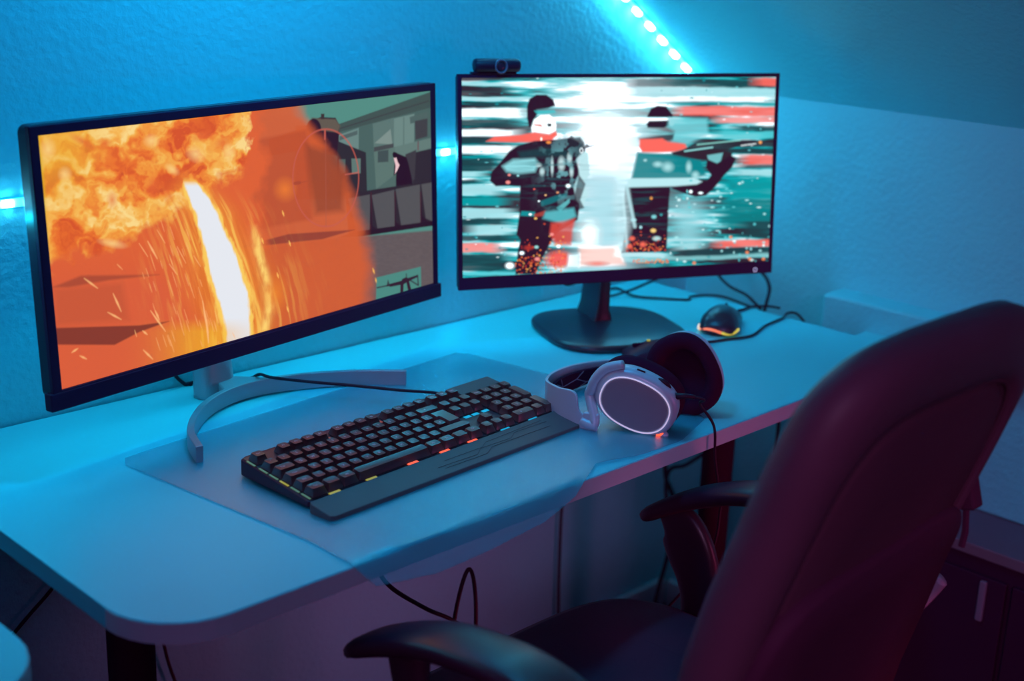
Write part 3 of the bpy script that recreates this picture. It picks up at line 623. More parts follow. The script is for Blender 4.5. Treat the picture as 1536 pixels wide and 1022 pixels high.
# neck and arc
nk = []
for z, hw, hd, dy in ((.0, .031, .019, 0), (.006, .031, .019, 0), (.05, .029, .018, .004), (.12, .028, .017, .012), (.24, .028, .016, .022)):
    ring = []
    for x, y in sellipse(hw, hd, 2.6, 28):
        a = LY; X_ = x*math.cos(a)-(y+dy)*math.sin(a); Y_ = x*math.sin(a)+(y+dy)*math.cos(a); ring.append((-.985+X_, -.062+Y_, z+.0005))
    nk.append(ring)
MB().loft(nk).build('stand_neck', 'silver_plastic', mL, smooth=True)
M0 = Vector((-.947, -.238, 0)); ex = Vector((math.cos(.162), math.sin(.162), 0)); ey = Vector((-math.sin(.162), math.cos(.162), 0))
arc = smooth_path([(x, y, 0) for x, y in ((-1.143, -.268), (-1.126, -.222), (-1.107, -.192), (-1.085, -.166), (-1.056, -.139), (-1.020, -.117), (-.980, -.104), (-.940, -.102), (-.895, -.112), (-.848, -.131), (-.800, -.160), (-.752, -.200))], 5)
rings = []
for i, p in enumerate(arc):
    t_ = (arc[min(i+1, len(arc)-1)]-arc[max(i-1, 0)]).normalized(); nn = Vector((t_.y, -t_.x, 0))
    q = p+nn*.0095
    rings.append([p+Vector((0, 0, .0015)), p+Vector((0, 0, .0235)), q+Vector((0, 0, .0245)), q+Vector((0, 0, .0015))])
MB().loft(rings).build('stand_arc', 'silver_plastic', mL, bevel=.0015)
MB().add([(-.985, -.066, .004), (-.955, -.066, .004), (-.915, -.107, .004), (-1.0, -.110, .004), (-.985, -.066, .022), (-.955, -.066, .022), (-.915, -.107, .022), (-1.0, -.110, .022)],
         [(0, 3, 2, 1), (4, 5, 6, 7), (0, 1, 5, 4), (1, 2, 6, 5), (2, 3, 7, 6), (3, 0, 4, 7)]).build('arc_bridge', 'silver_plastic', mL, bevel=.003)
MB().tube(smooth_path([(-.97, -.05, .16), (-1.005, -.01, .06), (-1.02, -.012, .03), (-.998, -.008, .002), (-.99, -.012, .003)]), .0028, 8).build('cable', 'cable_black', mL, smooth=True)

# right: 24 inch with square black foot
RC, RY, RT_ = (-.333, -.222, .268), -.435, .095
mR = thing('monitor', 'black monitor on a square foot, its screen showing two armed figures in teal light', 'monitor', (-.32, -.205, 0), RY)
mR['screen_text'] = 'screen with two dark figures against teal and white streaks'
FR = panel_frame(RC, RY, RT_)
f = MB(); frame_ring(f, -.268, .2825, -.172, .157, -.2615, .2755, -.152, .151, -.006, .0012); f.xf(FR).build('bezel', 'bezel_plastic', mR, bevel=.001)
MB().loft([[(x+.007, y-.007, z) for x, y in rrect(0, 0, .275*s, .164*s, .006)] for z, s in ((-.003, 1), (-.012, 1.0), (-.022, .93), (-.040, .55))]).xf(FR).build('back_cover', 'satin_black', mR, bevel=.001)
MB().tube([(.2504+.0032*math.cos(a*PI/10), -.1655+.0032*math.sin(a*PI/10), .0018) for a in range(20)], .0006, 6, closed=True).xf(FR).build('power_mark', 'light_ring', mR, smooth=True)
screen_obj(paint_right(), mR, .537, .3035, .0003, Matrix(local_place(mR, FR)) @ Matrix.Translation((.007, -.0005, 0)), 'bright_screen')
bp = [(x, y) for x, y in sellipse(.119, .116, 3.2, 56)]
cR, sR = math.cos(RY), math.sin(RY)
def rb(x, y, z): return (-.318+x*cR-y*sR, -.205+x*sR+y*cR, z)
MB().loft([[rb(x*s, y*s, z) for x, y in bp] for z, s in ((.0005, .96), (.003, .995), (.008, 1), (.0105, .985), (.0125, .93), (.0135, .5))]).build('stand_base', 'satin_black', mR, smooth=True)
nks = []
for z, hx, hy, dy in ((.010, .018, .040, .062), (.03, .012, .038, .062), (.09, .010, .035, .056), (.16, .010, .030, .046), (.26, .010, .022, .040)):
    nks.append([rb(x, y+dy, z) for x, y in rrect(0, 0, hx, hy, .004, 3)])
MB().loft(nks).build('stand_neck', 'satin_black', mR, bevel=.001)
MB().box(rb(.01, .058, .25), (.07, .05, .07), rz=RY).build('stand_head', 'satin_black', mR, bevel=.006)
MB().tube(smooth_path([rb(-.06, .075, .16), rb(-.07, .085, .10), rb(-.045, .09, .062), rb(.0, .10, .07), rb(.07, .095, .11), rb(.12, .08, .18)]), .0028, 8).build('cable', 'cable_black', mR, smooth=True)

# webcam on the right monitor
wc = thing('webcam', 'small black webcam with a ringed lens perched on the right monitor', 'webcam', tuple(FR @ Vector((-.205, .157, -.004))), RY)
cyl = MB()
for u_ in np.linspace(-.036, .035, 12): pass
rings = []
for u_, s in ((-.0365, .6), (-.0355, .9), (-.033, 1), (.028, 1), (.033, .96), (.0355, .8), (.0362, .5)):
    rings.append([FR @ Vector((-.205+u_, .1695+.0105*s*math.sin(2*PI*k/24), -.002+.0125*s*math.cos(2*PI*k/24))) for k in range(24)])
cyl.loft(rings); wb = cyl.build('body', 'black_plastic', wc, smooth=True)
MB().loft([[FR @ Vector((-.2025+r_*math.cos(2*PI*k/28), .168+r_*math.sin(2*PI*k/28)*1.08, z)) for k in range(28)] for z, r_ in ((.008, .0098), (.0125, .0102), (.0135, .0095), (.0132, .0078), (.011, .0074))]).build('lens_ring', 'grey_rim', wc, smooth=False, bevel=.0004)
MB().loft([[FR @ Vector((-.2025+r_*math.cos(2*PI*k/24), .168+r_*math.sin(2*PI*k/24)*1.05, z)) for k in range(24)] for z, r_ in ((.0112, .0074), (.0122, .0055), (.0127, .002))]).build('lens', 'lens_glass', wc, smooth=True)
MB().box((-.208, .1578, -.010), (.066, .0035, .026)).xf(FR).build('clip', 'black_plastic', wc, bevel=.0012)
MB().box((-.241, .1590, -.003), (.010, .0030, .012)).xf(FR).build('hinge', 'black_plastic', wc, bevel=.001)

# ------------------------------------------------------------------ keyboard
U = .01905
KX, KY, KYAW, KT = -1.1218, -.3574, .0701, .1066
kb = thing('keyboard', 'black full-size gaming keyboard with backlit keys and a wrist rest', 'keyboard', (KX, KY, 0), KYAW)
def KP(ax, ay, h=0): return (ax*U, ay*U*math.cos(KT)-h*math.sin(KT), .035+ay*U*math.sin(KT)+h*math.cos(KT))
def ksolid(outline, top, bottom):       # outline in key units; top: height under the key tops; bottom: absolute z
    T_ = [KP(x, y, top) for x, y in outline]; Bt = [(p[0], p[1], bottom) for p in T_]
    return MB().loft([Bt, T_])
base_out = [(-.15, .95), (.3, 1.15), (22.4, 1.15), (22.75, .95), (22.85, -5.7), (22.6, -5.9), (.0, -5.9), (-.35, -5.7)]
ksolid(base_out, -.0115, .0045).build('case', 'black_plastic', kb, world=False, bevel=.002)
for x in (1.5, 21.2):
    for y in (.6, -7.3): MB().box(KP(x, y)[:2]+(.0026,), (.03, .012, .0044)).build('rubber_foot', 'foam', kb, world=False, bevel=.001)
pl = [(-.05, .85), (22.62, .85), (22.68, -5.75), (-.10, -5.75)]
kp = ksolid(pl, -.0104, .012); kp.build('key_plate', 'key_plate', kb, world=False, bevel=.0008)
ksolid([(18.45, 1.0), (22.55, 1.0), (22.55, -.35), (18.45, -.35)], -.0072, .014).build('indicator_panel', 'wrist_rest', kb, world=False, bevel=.001)
# wrist rest: wedge, thinning to the front
wr = MB(); xs = [(-.5, -5.95), (22.85, -5.85), (22.9, -6.3), (22.25, -8.15), (22.0, -8.25), (-.25, -7.95), (-.55, -7.75), (-.6, -6.2)]
zt = [.0150, .0150, .0145, .0075, .0070, .0078, .0088, .0140]
wr.loft([[(x*U, y*U, .0015) for x, y in xs], [(x*U, y*U, z) for (x, y), z in zip(xs, zt)]]); wr.build('wrist_rest', 'wrist_rest', kb, world=False, bevel=.0015)
for pts in ([(9.0, -7.2), (12.5, -7.35), (13.3, -6.9), (16.2, -7.0), (17, -6.6), (20.2, -6.7)], [(9.4, -7.5), (13.2, -7.6), (14.1, -7.15), (20.0, -7.25)], [(10, -6.8), (13.5, -6.85), (14.2, -6.5), (20.0, -6.4)]):
    MB().tube([(x*U, y*U, float(np.interp(-y, [6.2, 8.0], [.0148, .0082]))+.0001) for x, y in pts], .00022, 5).build('groove', 'cable_black', kb, world=False)
# keys
def keycap(wu, hu=1.0, iso=False):
    a = wu*U-.0012; b_ = hu*U-.0012; hx, hy = a/2, b_/2
    ins = .0024
    if iso:
        P0 = [(-hx, hy), (hx, hy), (hx, -hy), (-hx+.25*U, -hy), (-hx+.25*U, hy-U+.0012), (-hx, hy-U+.0012)]
        P1 = [(-hx+ins, hy-.0018), (hx-ins, hy-.0018), (hx-ins, -hy+.0042), (-hx+.25*U+ins, -hy+.0042), (-hx+.25*U+ins, hy-U+.0042+.0012), (-hx+ins, hy-U+.0042+.0012)]
        return MB().loft([[(x, y, -.0095) for x, y in P0], [(x, y, 0) for x, y in P1]])
    P0 = rrect(0, 0, hx, hy, .001, 2); P1 = rrect(0, .0012, hx-ins, hy-.0030, .0022, 2); P2 = rrect(0, .0012, hx-ins-.0016, hy-.0046, .002, 2)
    return MB().loft([[(x, y, -.0095) for x, y in P0], [(x, y, -.0005) for x, y in P1], [(x, y, -.0002) for x, y in P1], [(x, y, -.0006) for x, y in P2]])
cache = {}; tcache = {}
def legend_mesh(txt, size):
    if (txt, size) in tcache: return tcache[(txt, size)]
    cu = bpy.data.curves.new('legend', 'FONT'); cu.body = txt; cu.size = size; cu.align_x = 'CENTER'; cu.align_y = 'CENTER'; cu.resolution_u = 2; cu.extrude = .00008
    to = bpy.data.objects.new('tmp', cu); col.objects.link(to); dg = bpy.context.evaluated_depsgraph_get()
    me = bpy.data.meshes.new_from_object(to.evaluated_get(dg)); me.name = 'legend'; me.materials.clear(); me.materials.append(MAT['legend_ink'])
    bpy.data.objects.remove(to); bpy.data.curves.remove(cu); tcache[(txt, size)] = me; return me
def key(name, x, y, wu=1.0, hu=1.0, txt='', iso=False):     # x,y: left/top of the key in units, row centre at y
    cxk, cyk = x+wu/2, y-(hu-1)/2
    kk = (wu, hu, iso)
    if kk not in cache:
        o = keycap(wu, hu, iso).build(name, 'key_black', kb, world=False, bevel=.0005, seg=2); cache[kk] = o
    else:
        o = cache[kk].copy(); o.name = name; col.objects.link(o); o.parent = kb
    o.location = KP(cxk, cyk); o.rotation_euler = (KT, 0, 0)
    if txt:
        L = bpy.data.objects.new('legend', legend_mesh(txt, .0052 if len(txt) == 1 else (.0042 if len(txt) < 4 else .0036))); col.objects.link(L); L.parent = o
        L.location = (0 if wu < 1.3 else -.2*wu*U*.5, .0012, -.00042)
    return o
key('escape_key', 0, 0, txt='Esc')
for i in range(4): key('function_key', 2+i, 0, txt='F%d' % (i+1))
for i in range(4): key('function_key', 6.5+i, 0, txt='F%d' % (i+5))
for i in range(4): key('function_key', 11+i, 0, txt='F%d' % (i+9))
for i, t in enumerate(('Prt', 'Scr', 'Brk')): key('function_key', 15.25+i, 0, txt=t)
for i, t in enumerate('`1234567890-='): key('number_key', i, -1.25, txt=t)
key('backspace_key', 13, -1.25, 2, txt='<')
key('modifier_key', 0, -2.25, 1.5, txt='Tab')
for i, t in enumerate('QWERTYUIOP[]'): key('letter_key', 1.5+i, -2.25, txt=t)
key('modifier_key', 0, -3.25, 1.75, txt='Caps')
for i, t in enumerate("ASDFGHJKL;'#"): key('letter_key', 1.75+i, -3.25, txt=t)
key('enter_key', 13.5, -2.25, 1.5, 2, txt='', iso=True)
key('modifier_key', 0, -4.25, 1.25, txt='Shift')
for i, t in enumerate('\\ZXCVBNM,./'): key('letter_key', 1.25+i, -4.25, txt=t)
key('modifier_key', 12.25, -4.25, 2.75)
for x, t in ((0, 'Ctrl'), (1.25, ''), (2.5, 'Alt')): key('modifier_key', x, -5.25, 1.25, txt=t)
key('space_bar', 3.75, -5.25, 6.25)
for x, t in ((10, 'Alt'), (11.25, 'Fn'), (12.5, ''), (13.75, 'Ctrl')): key('modifier_key', x, -5.25, 1.25, txt=t)
for j in range(2):
    for i in range(3): key('navigation_key', 15.25+i, -1.25-j)
key('arrow_key', 16.25, -4.25)
for i in range(3): key('arrow_key', 15.25+i, -5.25)
NP = (('Num', '/', '*', '-'), ('7', '8', '9'), ('4', '5', '6'), ('1', '2', '3'))
for j, row in enumerate(NP):
    for i, t in enumerate(row): key('number_pad_key', 18.5+i, -1.25-j, txt=t)
key('number_pad_key', 21.5, -2.25, 1, 2); key('number_pad_key', 21.5, -4.25, 1, 2)
key('number_pad_key', 18.5, -5.25, 2, txt='0'); key('number_pad_key', 20.5, -5.25, txt='.')
# backlight glimpsed between the keys
def glow(x, y, wu, m_, hu=.16, h=-.0100, sk=.0):
    Pq = [(x-wu/2, y-hu/2), (x+wu/2, y-hu/2+sk), (x+wu/2, y+hu/2+sk), (x-wu/2, y+hu/2)]
    MB().loft([[KP(a, b_, h-.001) for a, b_ in Pq], [KP(a, b_, h) for a, b_ in Pq]]).build('backlight', m_, kb, world=False)
for y, m_ in ((.0, 'led_green'), (-1.2, 'led_green'), (-2.2, 'led_green'), (-3.2, 'led_yellow'), (-4.2, 'led_green'), (-5.2, 'led_green')): glow(-.09+.02, y, .12, m_, .8)
for x, m_ in ((1.6, 'led_yellow'), (4.6, 'led_yellow'), (8.2, 'led_red'), (11.1, 'led_red'), (13.75, 'led_red'), (17.0, 'led_cyan'), (19.9, 'led_cyan')): glow(x, -5.88, .85, m_, .30 if m_ == 'led_red' else .22, h=-.0092)
for x, y in ((17.1, -2.95), (18.1, -2.95), (16.3, -2.95)): glow(x, y, .6, 'led_cyan', .28)
glow(6.15, -.1, .4, 'led_dimred', .3); glow(10.65, -.1, .4, 'led_dimred', .3)
MB().tube(smooth_path([KP(14.0, 1.1, -.014), (.285, .045, .003)]), .0001).build('tmp', 'cable_black') if False else None
MB().tube(smooth_path([(-.770, -.318, .015), (-.776, -.292, .018), (-.814, -.259, .0215), (-.857, -.210, .0245), (-.900, -.161, .0265), (-.930, -.122, .0285), (-.934, -.098, .0275), (-.930, -.068, .013), (-.941, -.034, .004), (-.975, -.014, .004), (-1.0, -.008, .003)], 10), .0023, 8).build('cable', 'cable_black', kb, smooth=True)

# ------------------------------------------------------------------ headset
hs = thing('headphones', 'silver over-ear headset lying beside the keyboard, glowing ring on its near cup', 'headset', (-.61, -.50, .0015), 0)
def frame_from(n_, ldir):
    n_ = Vector(n_).normalized(); l_ = Vector(ldir); l_ = (l_-n_*l_.dot(n_)).normalized(); s2 = n_.cross(l_)
    if s2.z < 0: s2 = -s2
    return l_, s2, n_
right, upc = CR, CU
def cup(c, n_, ldir, parts, a=.0535, b_=.0425):
    l_, s2, nn = frame_from(n_, ldir); c = Vector(c)
    R = lambda s, t, e=2.35: [c+l_*x*s+s2*y*s+nn*t for x, y in sellipse(a, b_, e, 56)]
    return l_, s2, nn, R
nN = -Vector((.866, .438, .18))
ld = right*math.cos(math.radians(22))-upc*math.sin(math.radians(22))
cN = Vector((-.652, -.545, .0455))
l1, s1, n1_, R1 = cup(cN, nN, ld, None, .0565, .0440)
ec = MB().loft([R1(.84, .004), R1(.93, .003), R1(.99, -.002), R1(1.0, -.008), R1(.985, -.018), R1(.93, -.022)]).build('ear_cup', 'cup_silver', hs, smooth=True)
MB().loft([R1(.80, .0035), R1(.80, .0056), R1(.77, .0062), R1(.3, .0064)]).build('speaker_plate', 'cup_plate', ec, smooth=True)
MB().tube(R1(.835, .0060), .0009, 8, closed=True).build('light_ring', 'light_ring', ec, smooth=True)
MB().loft([R1(.86, -.018), R1(.98, -.022), R1(1.05, -.030), R1(1.05, -.038), R1(.95, -.046), R1(.72, -.048), R1(.62, -.040), R1(.58, -.026)]).build('ear_cushion', 'foam', ec, smooth=True)
# volume wheel, mute key, plug and mic tip on the rim
def rimpt(ang, t, s=1.0):
    x = .0565*s*math.cos(ang); y = .0440*s*math.sin(ang)
    e = 2.35; cc, ss = math.cos(ang), math.sin(ang)
    x = .0565*s*abs(cc)**(2/e)*(1 if cc > 0 else -1); y = .0440*s*abs(ss)**(2/e)*(1 if ss > 0 else -1)
    return cN+l1*x+s1*y+n1_*t
whl = [rimpt(math.radians(a_), -.010, 1.01) for a_ in (80, 73, 66, 59)]
MB().tube(whl, .0032, 8, rads=[.0012, .0036, .0036, .0012]).build('volume_wheel', 'cable_black', ec, smooth=True)
MB().tube([rimpt(math.radians(a_), -.008, 1.005) for a_ in (104, 99, 94)], .0014, 6).build('mute_button', 'cable_black', ec, smooth=True)
MB().tube([rimpt(math.radians(12), -.008, 1.0), rimpt(math.radians(7), -.008, 1.0)], .0016, 6).build('port', 'cable_black', ec)
mc = rimpt(math.radians(-33), -.004, 1.0); md = (mc-cN).normalized()
mi = MB().tube([mc, mc+md*.006, mc+md*.0085], .005, 12, rads=[.0062, .0058, .004]).build('microphone_tip', 'cup_silver', ec, smooth=True)
MB().tube([mc+md*.003+n1_*.0050, mc+md*.0055+n1_*.0052], .0012, 6).build('microphone_slot', 'cable_black', mi)
ml = MB().tube([mc+md*.002-l1*.008-s1*.001, mc+md*.0025-l1*.014-s1*.001], .0014, 6).build('status_light', 'led_red', ec); mat('status_red', (.5, .1, .05), .4, emit=lin(255, 80, 50), es=2); MB().box((-.6285, -.5715, .0042), (.012, .006, .004), rz=-.7).build('status_light', 'status_red', ec, bevel=.001)
pj = rimpt(math.radians(42), -.010, .97); pd = Vector((.71, -.69, .06)).normalized()
MB().tube([pj, pj+pd*.014, pj+pd*.026+Vector((0, 0, -.002))], .003, 10, rads=[.0046, .0036, .0026]).build('plug', 'cable_black', ec, smooth=True)
cpts = [pj+pd*.024+Vector((0, 0, -.001)), pj+pd*.038+Vector((0, 0, -.006)), Vector((-.585, -.600, .044)), Vector((-.570, -.614, .014)), Vector((-.566, -.617, -.03)), Vector((-.553, -.617, -.075)), Vector((-.545, -.618, -.115)), Vector((-.545, -.60, -.20)), Vector((-.56, -.5, -.36))]
MB().tube(smooth_path(cpts, 8), .0019, 8).build('cable', 'cable_black', hs, smooth=True)
# far cup
fF = -Vector((.87, .45, -.12)); ld2 = right*math.cos(math.radians(65))-upc*math.sin(math.radians(65))
cF = Vector((-.518, -.522, .0535)) 
l2, s2_, n2_, R2 = cup(cF, fF, ld2, None, .0560, .0465)
ec2 = MB().loft([R2(.9, -.002), R2(1.0, -.004), R2(1.03, -.010), R2(1.0, -.018), R2(.85, -.024), R2(.4, -.026)]).build('ear_cup', 'cup_silver', hs, smooth=True)
MB().loft([R2(.9, -.004), R2(1.0, .001), R2(1.05, .010), R2(1.04, .018), R2(.94, .024), R2(.72, .025), R2(.62, .016), R2(.55, .006)]).build('ear_cushion', 'foam', ec2, smooth=True)
# headband: a silver strap standing on its edge, curving round behind
hb = [(-.676, -.516, .001, .022, 0), (-.684, -.500, .001, .022, 0), (-.690, -.482, .001, .026, 0), (-.692, -.474, .001, .050, 0), (-.694, -.445, .001, .0505, 0), (-.680, -.410, .001, .049, 0), (-.632, -.382, .003, .0445, 0), (-.566, -.370, .005, .039, 0), (-.505, -.384, .007, .036, 0), (-.478, -.425, .012, .040, 0), (-.480, -.475, .03, .055, 0)]
cen = smooth_path([(p[0], p[1], 0) for p in hb], 8); zlo = smooth_path([(p[2], 0, 0) for p in hb], 8); zhi = smooth_path([(p[3], 0, 0) for p in hb], 8)
rings = []; N_ = len(cen)
norms = []
for i in range(N_):
    t = (cen[min(i+1, N_-1)]-cen[max(i-1, 0)]).normalized(); norms.append(Vector((-t.y, t.x, 0)))
def strap(i0, i1, off, th, sc_lo, sc_hi, name, m_, parent, sm=False):
    rg = []
    for i in range(i0, i1):
        c = cen[i]+norms[i]*off; nn = norms[i]*th/2; a_, b2 = zlo[i].x, zhi[i].x
        lo = a_+(b2-a_)*sc_lo; hi = a_+(b2-a_)*sc_hi; z_ = Vector((0, 0, 1))
        rg.append([c-nn+z_*lo, c-nn+z_*hi, c+nn+z_*hi, c+nn+z_*lo])
    return MB().loft(rg).build(name, m_, parent, bevel=.0012 if th > .003 else 0)
HB = strap(5, N_-2, 0, .0042, 0, 1, 'headband', 'cup_silver', hs)
sgn = -1
skb = strap(38, 74, sgn*.0085, .0055, .10, .78, 'inner_band', 'foam', hs)
# light web pattern on the inner band
def on_band(i, f_):
    i = max(0, min(N_-1, i)); return cen[i]+norms[i]*(sgn*.0116)+Vector((0, 0, zlo[i].x+(zhi[i].x-zlo[i].x)*f_))
for seg_ in ([(q0+18, f0) for q0, f0 in q_] for q_ in ([(26, .2), (30, .45), (29, .75)], [(30, .45), (35, .5), (37, .75)], [(35, .5), (38, .25), (43, .3), (46, .12)], [(43, .3), (45, .6), (49, .72)], [(45, .6), (41, .74)], [(38, .25), (36, .12)], [(49, .5), (45, .6)], [(26, .7), (30, .45)], [(43, .3), (48, .38), (52, .3)], [(48, .38), (50, .72)])):
    MB().tube([on_band(i, f_) for i, f_ in seg_], .0006, 5).build('band_pattern', 'pad_pattern', skb)
# near yoke arm from headband to the cup
ya = smooth_path([(-.690, -.486, .013), (-.684, -.504, .012), cN-l1*.0585+n1_*(-.004)-s1*.024, cN-l1*.0605+n1_*(-.004)-s1*.012, cN-l1*.061+n1_*(-.004)+s1*.004, cN-l1*.054+n1_*(-.004)+s1*.026, cN-l1*.036+n1_*(-.004)+s1*.043], 6)
MB().tube(ya, .005, 10, rads=[.006+.0012*math.sin(PI*i/len(ya)) for i in range(len(ya))]).build('yoke', 'cup_silver', hs, smooth=True)
MB().box((-.683, -.497, .0195), (.008, .022, .013), rz=.42).build('slider', 'cup_silver', hs, bevel=.002)
ya2 = smooth_path([(-.480, -.470, .038), (-.476, -.492, .045), cF-n2_*.0-l2*.052-n2_*.014, ], 6)
MB().tube(ya2, .005, 8).build('yoke', 'cup_silver', hs, smooth=True)

# ------------------------------------------------------------------ mice
def mouse(name, label, c, rz, L, W_, H, band=True, cable=None, tint='satin_black'):
    t = thing(name, label, 'computer mouse', (c[0], c[1], 0), rz)
    rings = []
    prof = [(-.5, .52, .30), (-.46, .78, .52), (-.36, .95, .80), (-.2, 1.0, .98), (-.05, .93, 1.0), (.12, .86, .92), (.28, .88, .74), (.40, .86, .56), (.48, .74, .42), (.5, .6, .34)]
    for y, w2, h2 in prof:
        ring = []
        for k in range(24):
            a_ = 2*PI*k/24; x = math.cos(a_)*W_/2*w2; z = math.sin(a_)
            zz = .006+ (H*h2-.006)*(max(0, z)**.8) if z >= 0 else .006+z*.005
            ring.append((x*(1 if z >= 0 else .93), y*L, zz))
        rings.append(ring)
    MB().loft(rings).build('shell', tint, t, world=False, smooth=True)
    MB().box((0, L*.28, H*.73), (.006, .020, .007)).build('scroll_wheel', 'foam', t, world=False, bevel=.003)
    return t
m1 = mouse('mouse', 'black gaming mouse with a glowing orange and yellow band, behind the headset', (-.143, -.306), math.radians(-62), .118, .066, .040)
# glowing band round the heel: built in the mouse's own frame
def band_part(a0, a1, m_):
    pts = []
    for k in range(13):
        a_ = math.radians(a0+(a1-a0)*k/12); pts.append((.0338*math.cos(a_), -.030+.0315*math.sin(a_), .0082+.0030*math.sin(a_*3.2)))
    MB().tube(pts, .0021, 8).build('light_band', m_, m1, world=False, smooth=True)
mat('band_orange', (.5, .2, .1), .4, emit=lin(255, 120, 80), es=1.0); mat('band_yellow', (.5, .4, .1), .4, emit=lin(215, 195, 60), es=.9); mat('band_pale', (.5, .4, .3), .4, emit=lin(250, 205, 165), es=1.0)
band_part(172, 215, 'band_pale'); band_part(215, 285, 'band_orange'); band_part(285, 350, 'band_yellow')
MB().tube(smooth_path([(-.105, -.262, .006), (-.075, -.262, .003), (-.035, -.268, .003), (-.002, -.270, .004), (.020, -.290, .005), (.022, -.310, .006)], 8), .0024, 8).build('cable', 'cable_black', m1, smooth=True)
m2 = mouse('mouse', 'second, smaller black mouse half hidden behind the headset', (-.372, -.352), math.radians(52), .104, .058, .033, tint='black_plastic')
MB().box((-.0, .014, .0318), (.004, .006, .003)).build('indicator_light', 'led_yellow', m2, world=False, bevel=.001)
MB().tube(smooth_path([(-.318, -.356, .006), (-.300, -.330, .003), (-.255, -.345, .0025), (-.20, -.36, .0025), (-.15, -.373, .0025), (-.08, -.352, .0025), (-.02, -.345, .003), (.004, -.338, .006), (.022, -.345, .004), (.028, -.36, -.01)], 8), .0022, 8).build('cable', 'cable_black', m2, smooth=True)

# ------------------------------------------------------------------ cables behind the desk
def cable(label, pts, r=.0026, n=8):
    o = MB().tube(smooth_path(pts, 8), r, n).build('cable', 'cable_black', smooth=True); return tag(o, label, 'cable')
cable('thin black cable wandering over the desk behind the right monitor foot', [(-.14, -.03, .003), (-.10, -.032, .003), (-.115, -.09, .003), (-.085, -.135, .003), (-.055, -.165, .003), (-.035, -.155, .003), (.0, -.17, .003), (.012, -.20, .003), (.018, -.25, -.004)], .0022)
cable('thick black cable dropping from the right monitor past the far desk edge', [(.02, -.09, .10), (.045, -.105, .075), (.075, -.13, .052), (.105, -.17, .045), (.118, -.20, .034), (.095, -.235, .018), (.05, -.262, .0), (.03, -.268, -.03), (.03, -.26, -.10)], .0034)
cable('black cable crossing the thicker one below the right monitor corner', [(.05, -.105, .10), (.05, -.118, .062), (.045, -.150, .035), (.038, -.185, .018), (.04, -.225, .008), (.035, -.262, -.01)], .0028)
cable('black cable hanging in a tangle at the room corner under the desk', [(.07, -.06, -.05), (.055, -.06, -.2), (.055, -.06, -.34), (.045, -.065, -.40), (.075, -.07, -.47), (.055, -.08, -.56), (.0, -.10, -.64), (-.045, -.13, -.70), (-.02, -.17, -.728), (.03, -.16, -.70), (.06, -.12, -.60), (.075, -.09, -.545), (.12, -.08, -.50)], .0042)
cable('black cable looping low across the corner tangle', [(.13, -.10, -.36), (.09, -.08, -.385), (.05, -.07, -.39), (.02, -.09, -.43), (.03, -.11, -.52), (.09, -.10, -.585), (.13, -.12, -.58)], .0038)
cable('black cable hanging straight down right of the right desk leg', [(.075, -.30, -.05), (.070, -.30, -.2), (.06, -.31, -.35), (.08, -.32, -.60), (.07, -.28, -.736)], .0034)
cable('thin cable hanging down the wall under the middle of the desk', [(-.19, -.016, -.0255), (-.195, -.012, -.25), (-.20, -.012, -.45), (-.195, -.014, -.66), (-.19, -.03, -.737)], .0030)
cable('black cable sagging from the desk edge toward the left armrest', [(-1.03, -.50, -.0255), (-.98, -.42, -.13), (-.92, -.37, -.20), (-.84, -.35, -.268), (-.79, -.36, -.305), (-.755, -.385, -.36), (-.75, -.40, -.50), (-.75, -.40, -.737)], .0030)
cable('black cable bent into an upright hairpin behind the seat', [(-.80, -.30, -.737), (-.785, -.33, -.60), (-.775, -.33, -.40), (-.765, -.33, -.31), (-.748, -.33, -.255), (-.735, -.33, -.255), (-.725, -.33, -.31), (-.722, -.33, -.42), (-.70, -.32, -.60), (-.68, -.30, -.737)], .0030)
cable('straight black cable running down the wall at the far left', [(-1.17, -.012, -.19), (-1.215, -.012, -.24), (-1.27, -.012, -.285), (-1.40, -.012, -.40)], .0026)
cable('thin cable hanging beside the left desk leg', [(-1.07, -.03, -.0255), (-1.065, -.02, -.3), (-1.055, -.02, -.40), (-1.03, -.02, -.50), (-.98, -.03, -.737)], .0026)

cable('short black cable rising from the desk to the underside of the right monitor', [(-.20, -.055, .003), (-.15, -.07, .006), (-.10, -.09, .02), (-.05, -.11, .045), (-.01, -.11, .10)], .0024)

# ------------------------------------------------------------------ chair
CXc = -.88
ch = thing('office_chair', 'large black padded office chair seen from behind, pulled up to the desk', 'chair', (CXc, -.76, -DESK))
def bline(z):      # rear centre line of the backrest
    return float(np.interp(z, [-.26, -.12, 0, .144, .25, .34], [-.945, -.960, -.990, -1.040, -1.078, -1.116]))
def bring(half, zc, hh, e, sx, t, wtop=1.0, nn=72):
    r_ = []
    for x, y in sellipse(1, 1, e, nn):
        z = zc+y*hh*sx; tt = (z-(-.22))/.56
        fz = float(np.interp(z, [-.22, -.02, .15, .25, .31], [.89, .935, .945, .98, 1.0])); wv = half*fz
        nrm = Vector((0, .93, .36))
        r_.append(Vector((CXc+.018+half*(1-fz)+x*wv*sx, bline(z), z))+nrm*t)
    return r_
ZC, HH, HW = .040, .270, .212
MB().loft([bring(HW, ZC, HH, 4.2, s, t) for s, t in ((.3, .062), (.80, .061), (.92, .055), (.985, .042), (1.0, .026), (.985, .010), (.93, .000), (.84, -.006), (.79, -.004), (.76, .004), (.74, .010))]).build('backrest', 'leather', ch, smooth=True)
MB().loft([bring(HW, ZC, HH, 4.0, s, t) for s, t in ((.77, .012), (.755, .001), (.72, -.004), (.4, -.007))]).build('back_panel', 'leather_rear', ch, smooth=True)
MB().tube(bring(HW, ZC, HH, 4.1, .775, -.001), .0026, 6, closed=True).build('piping', 'leather_rear', ch, smooth=True)
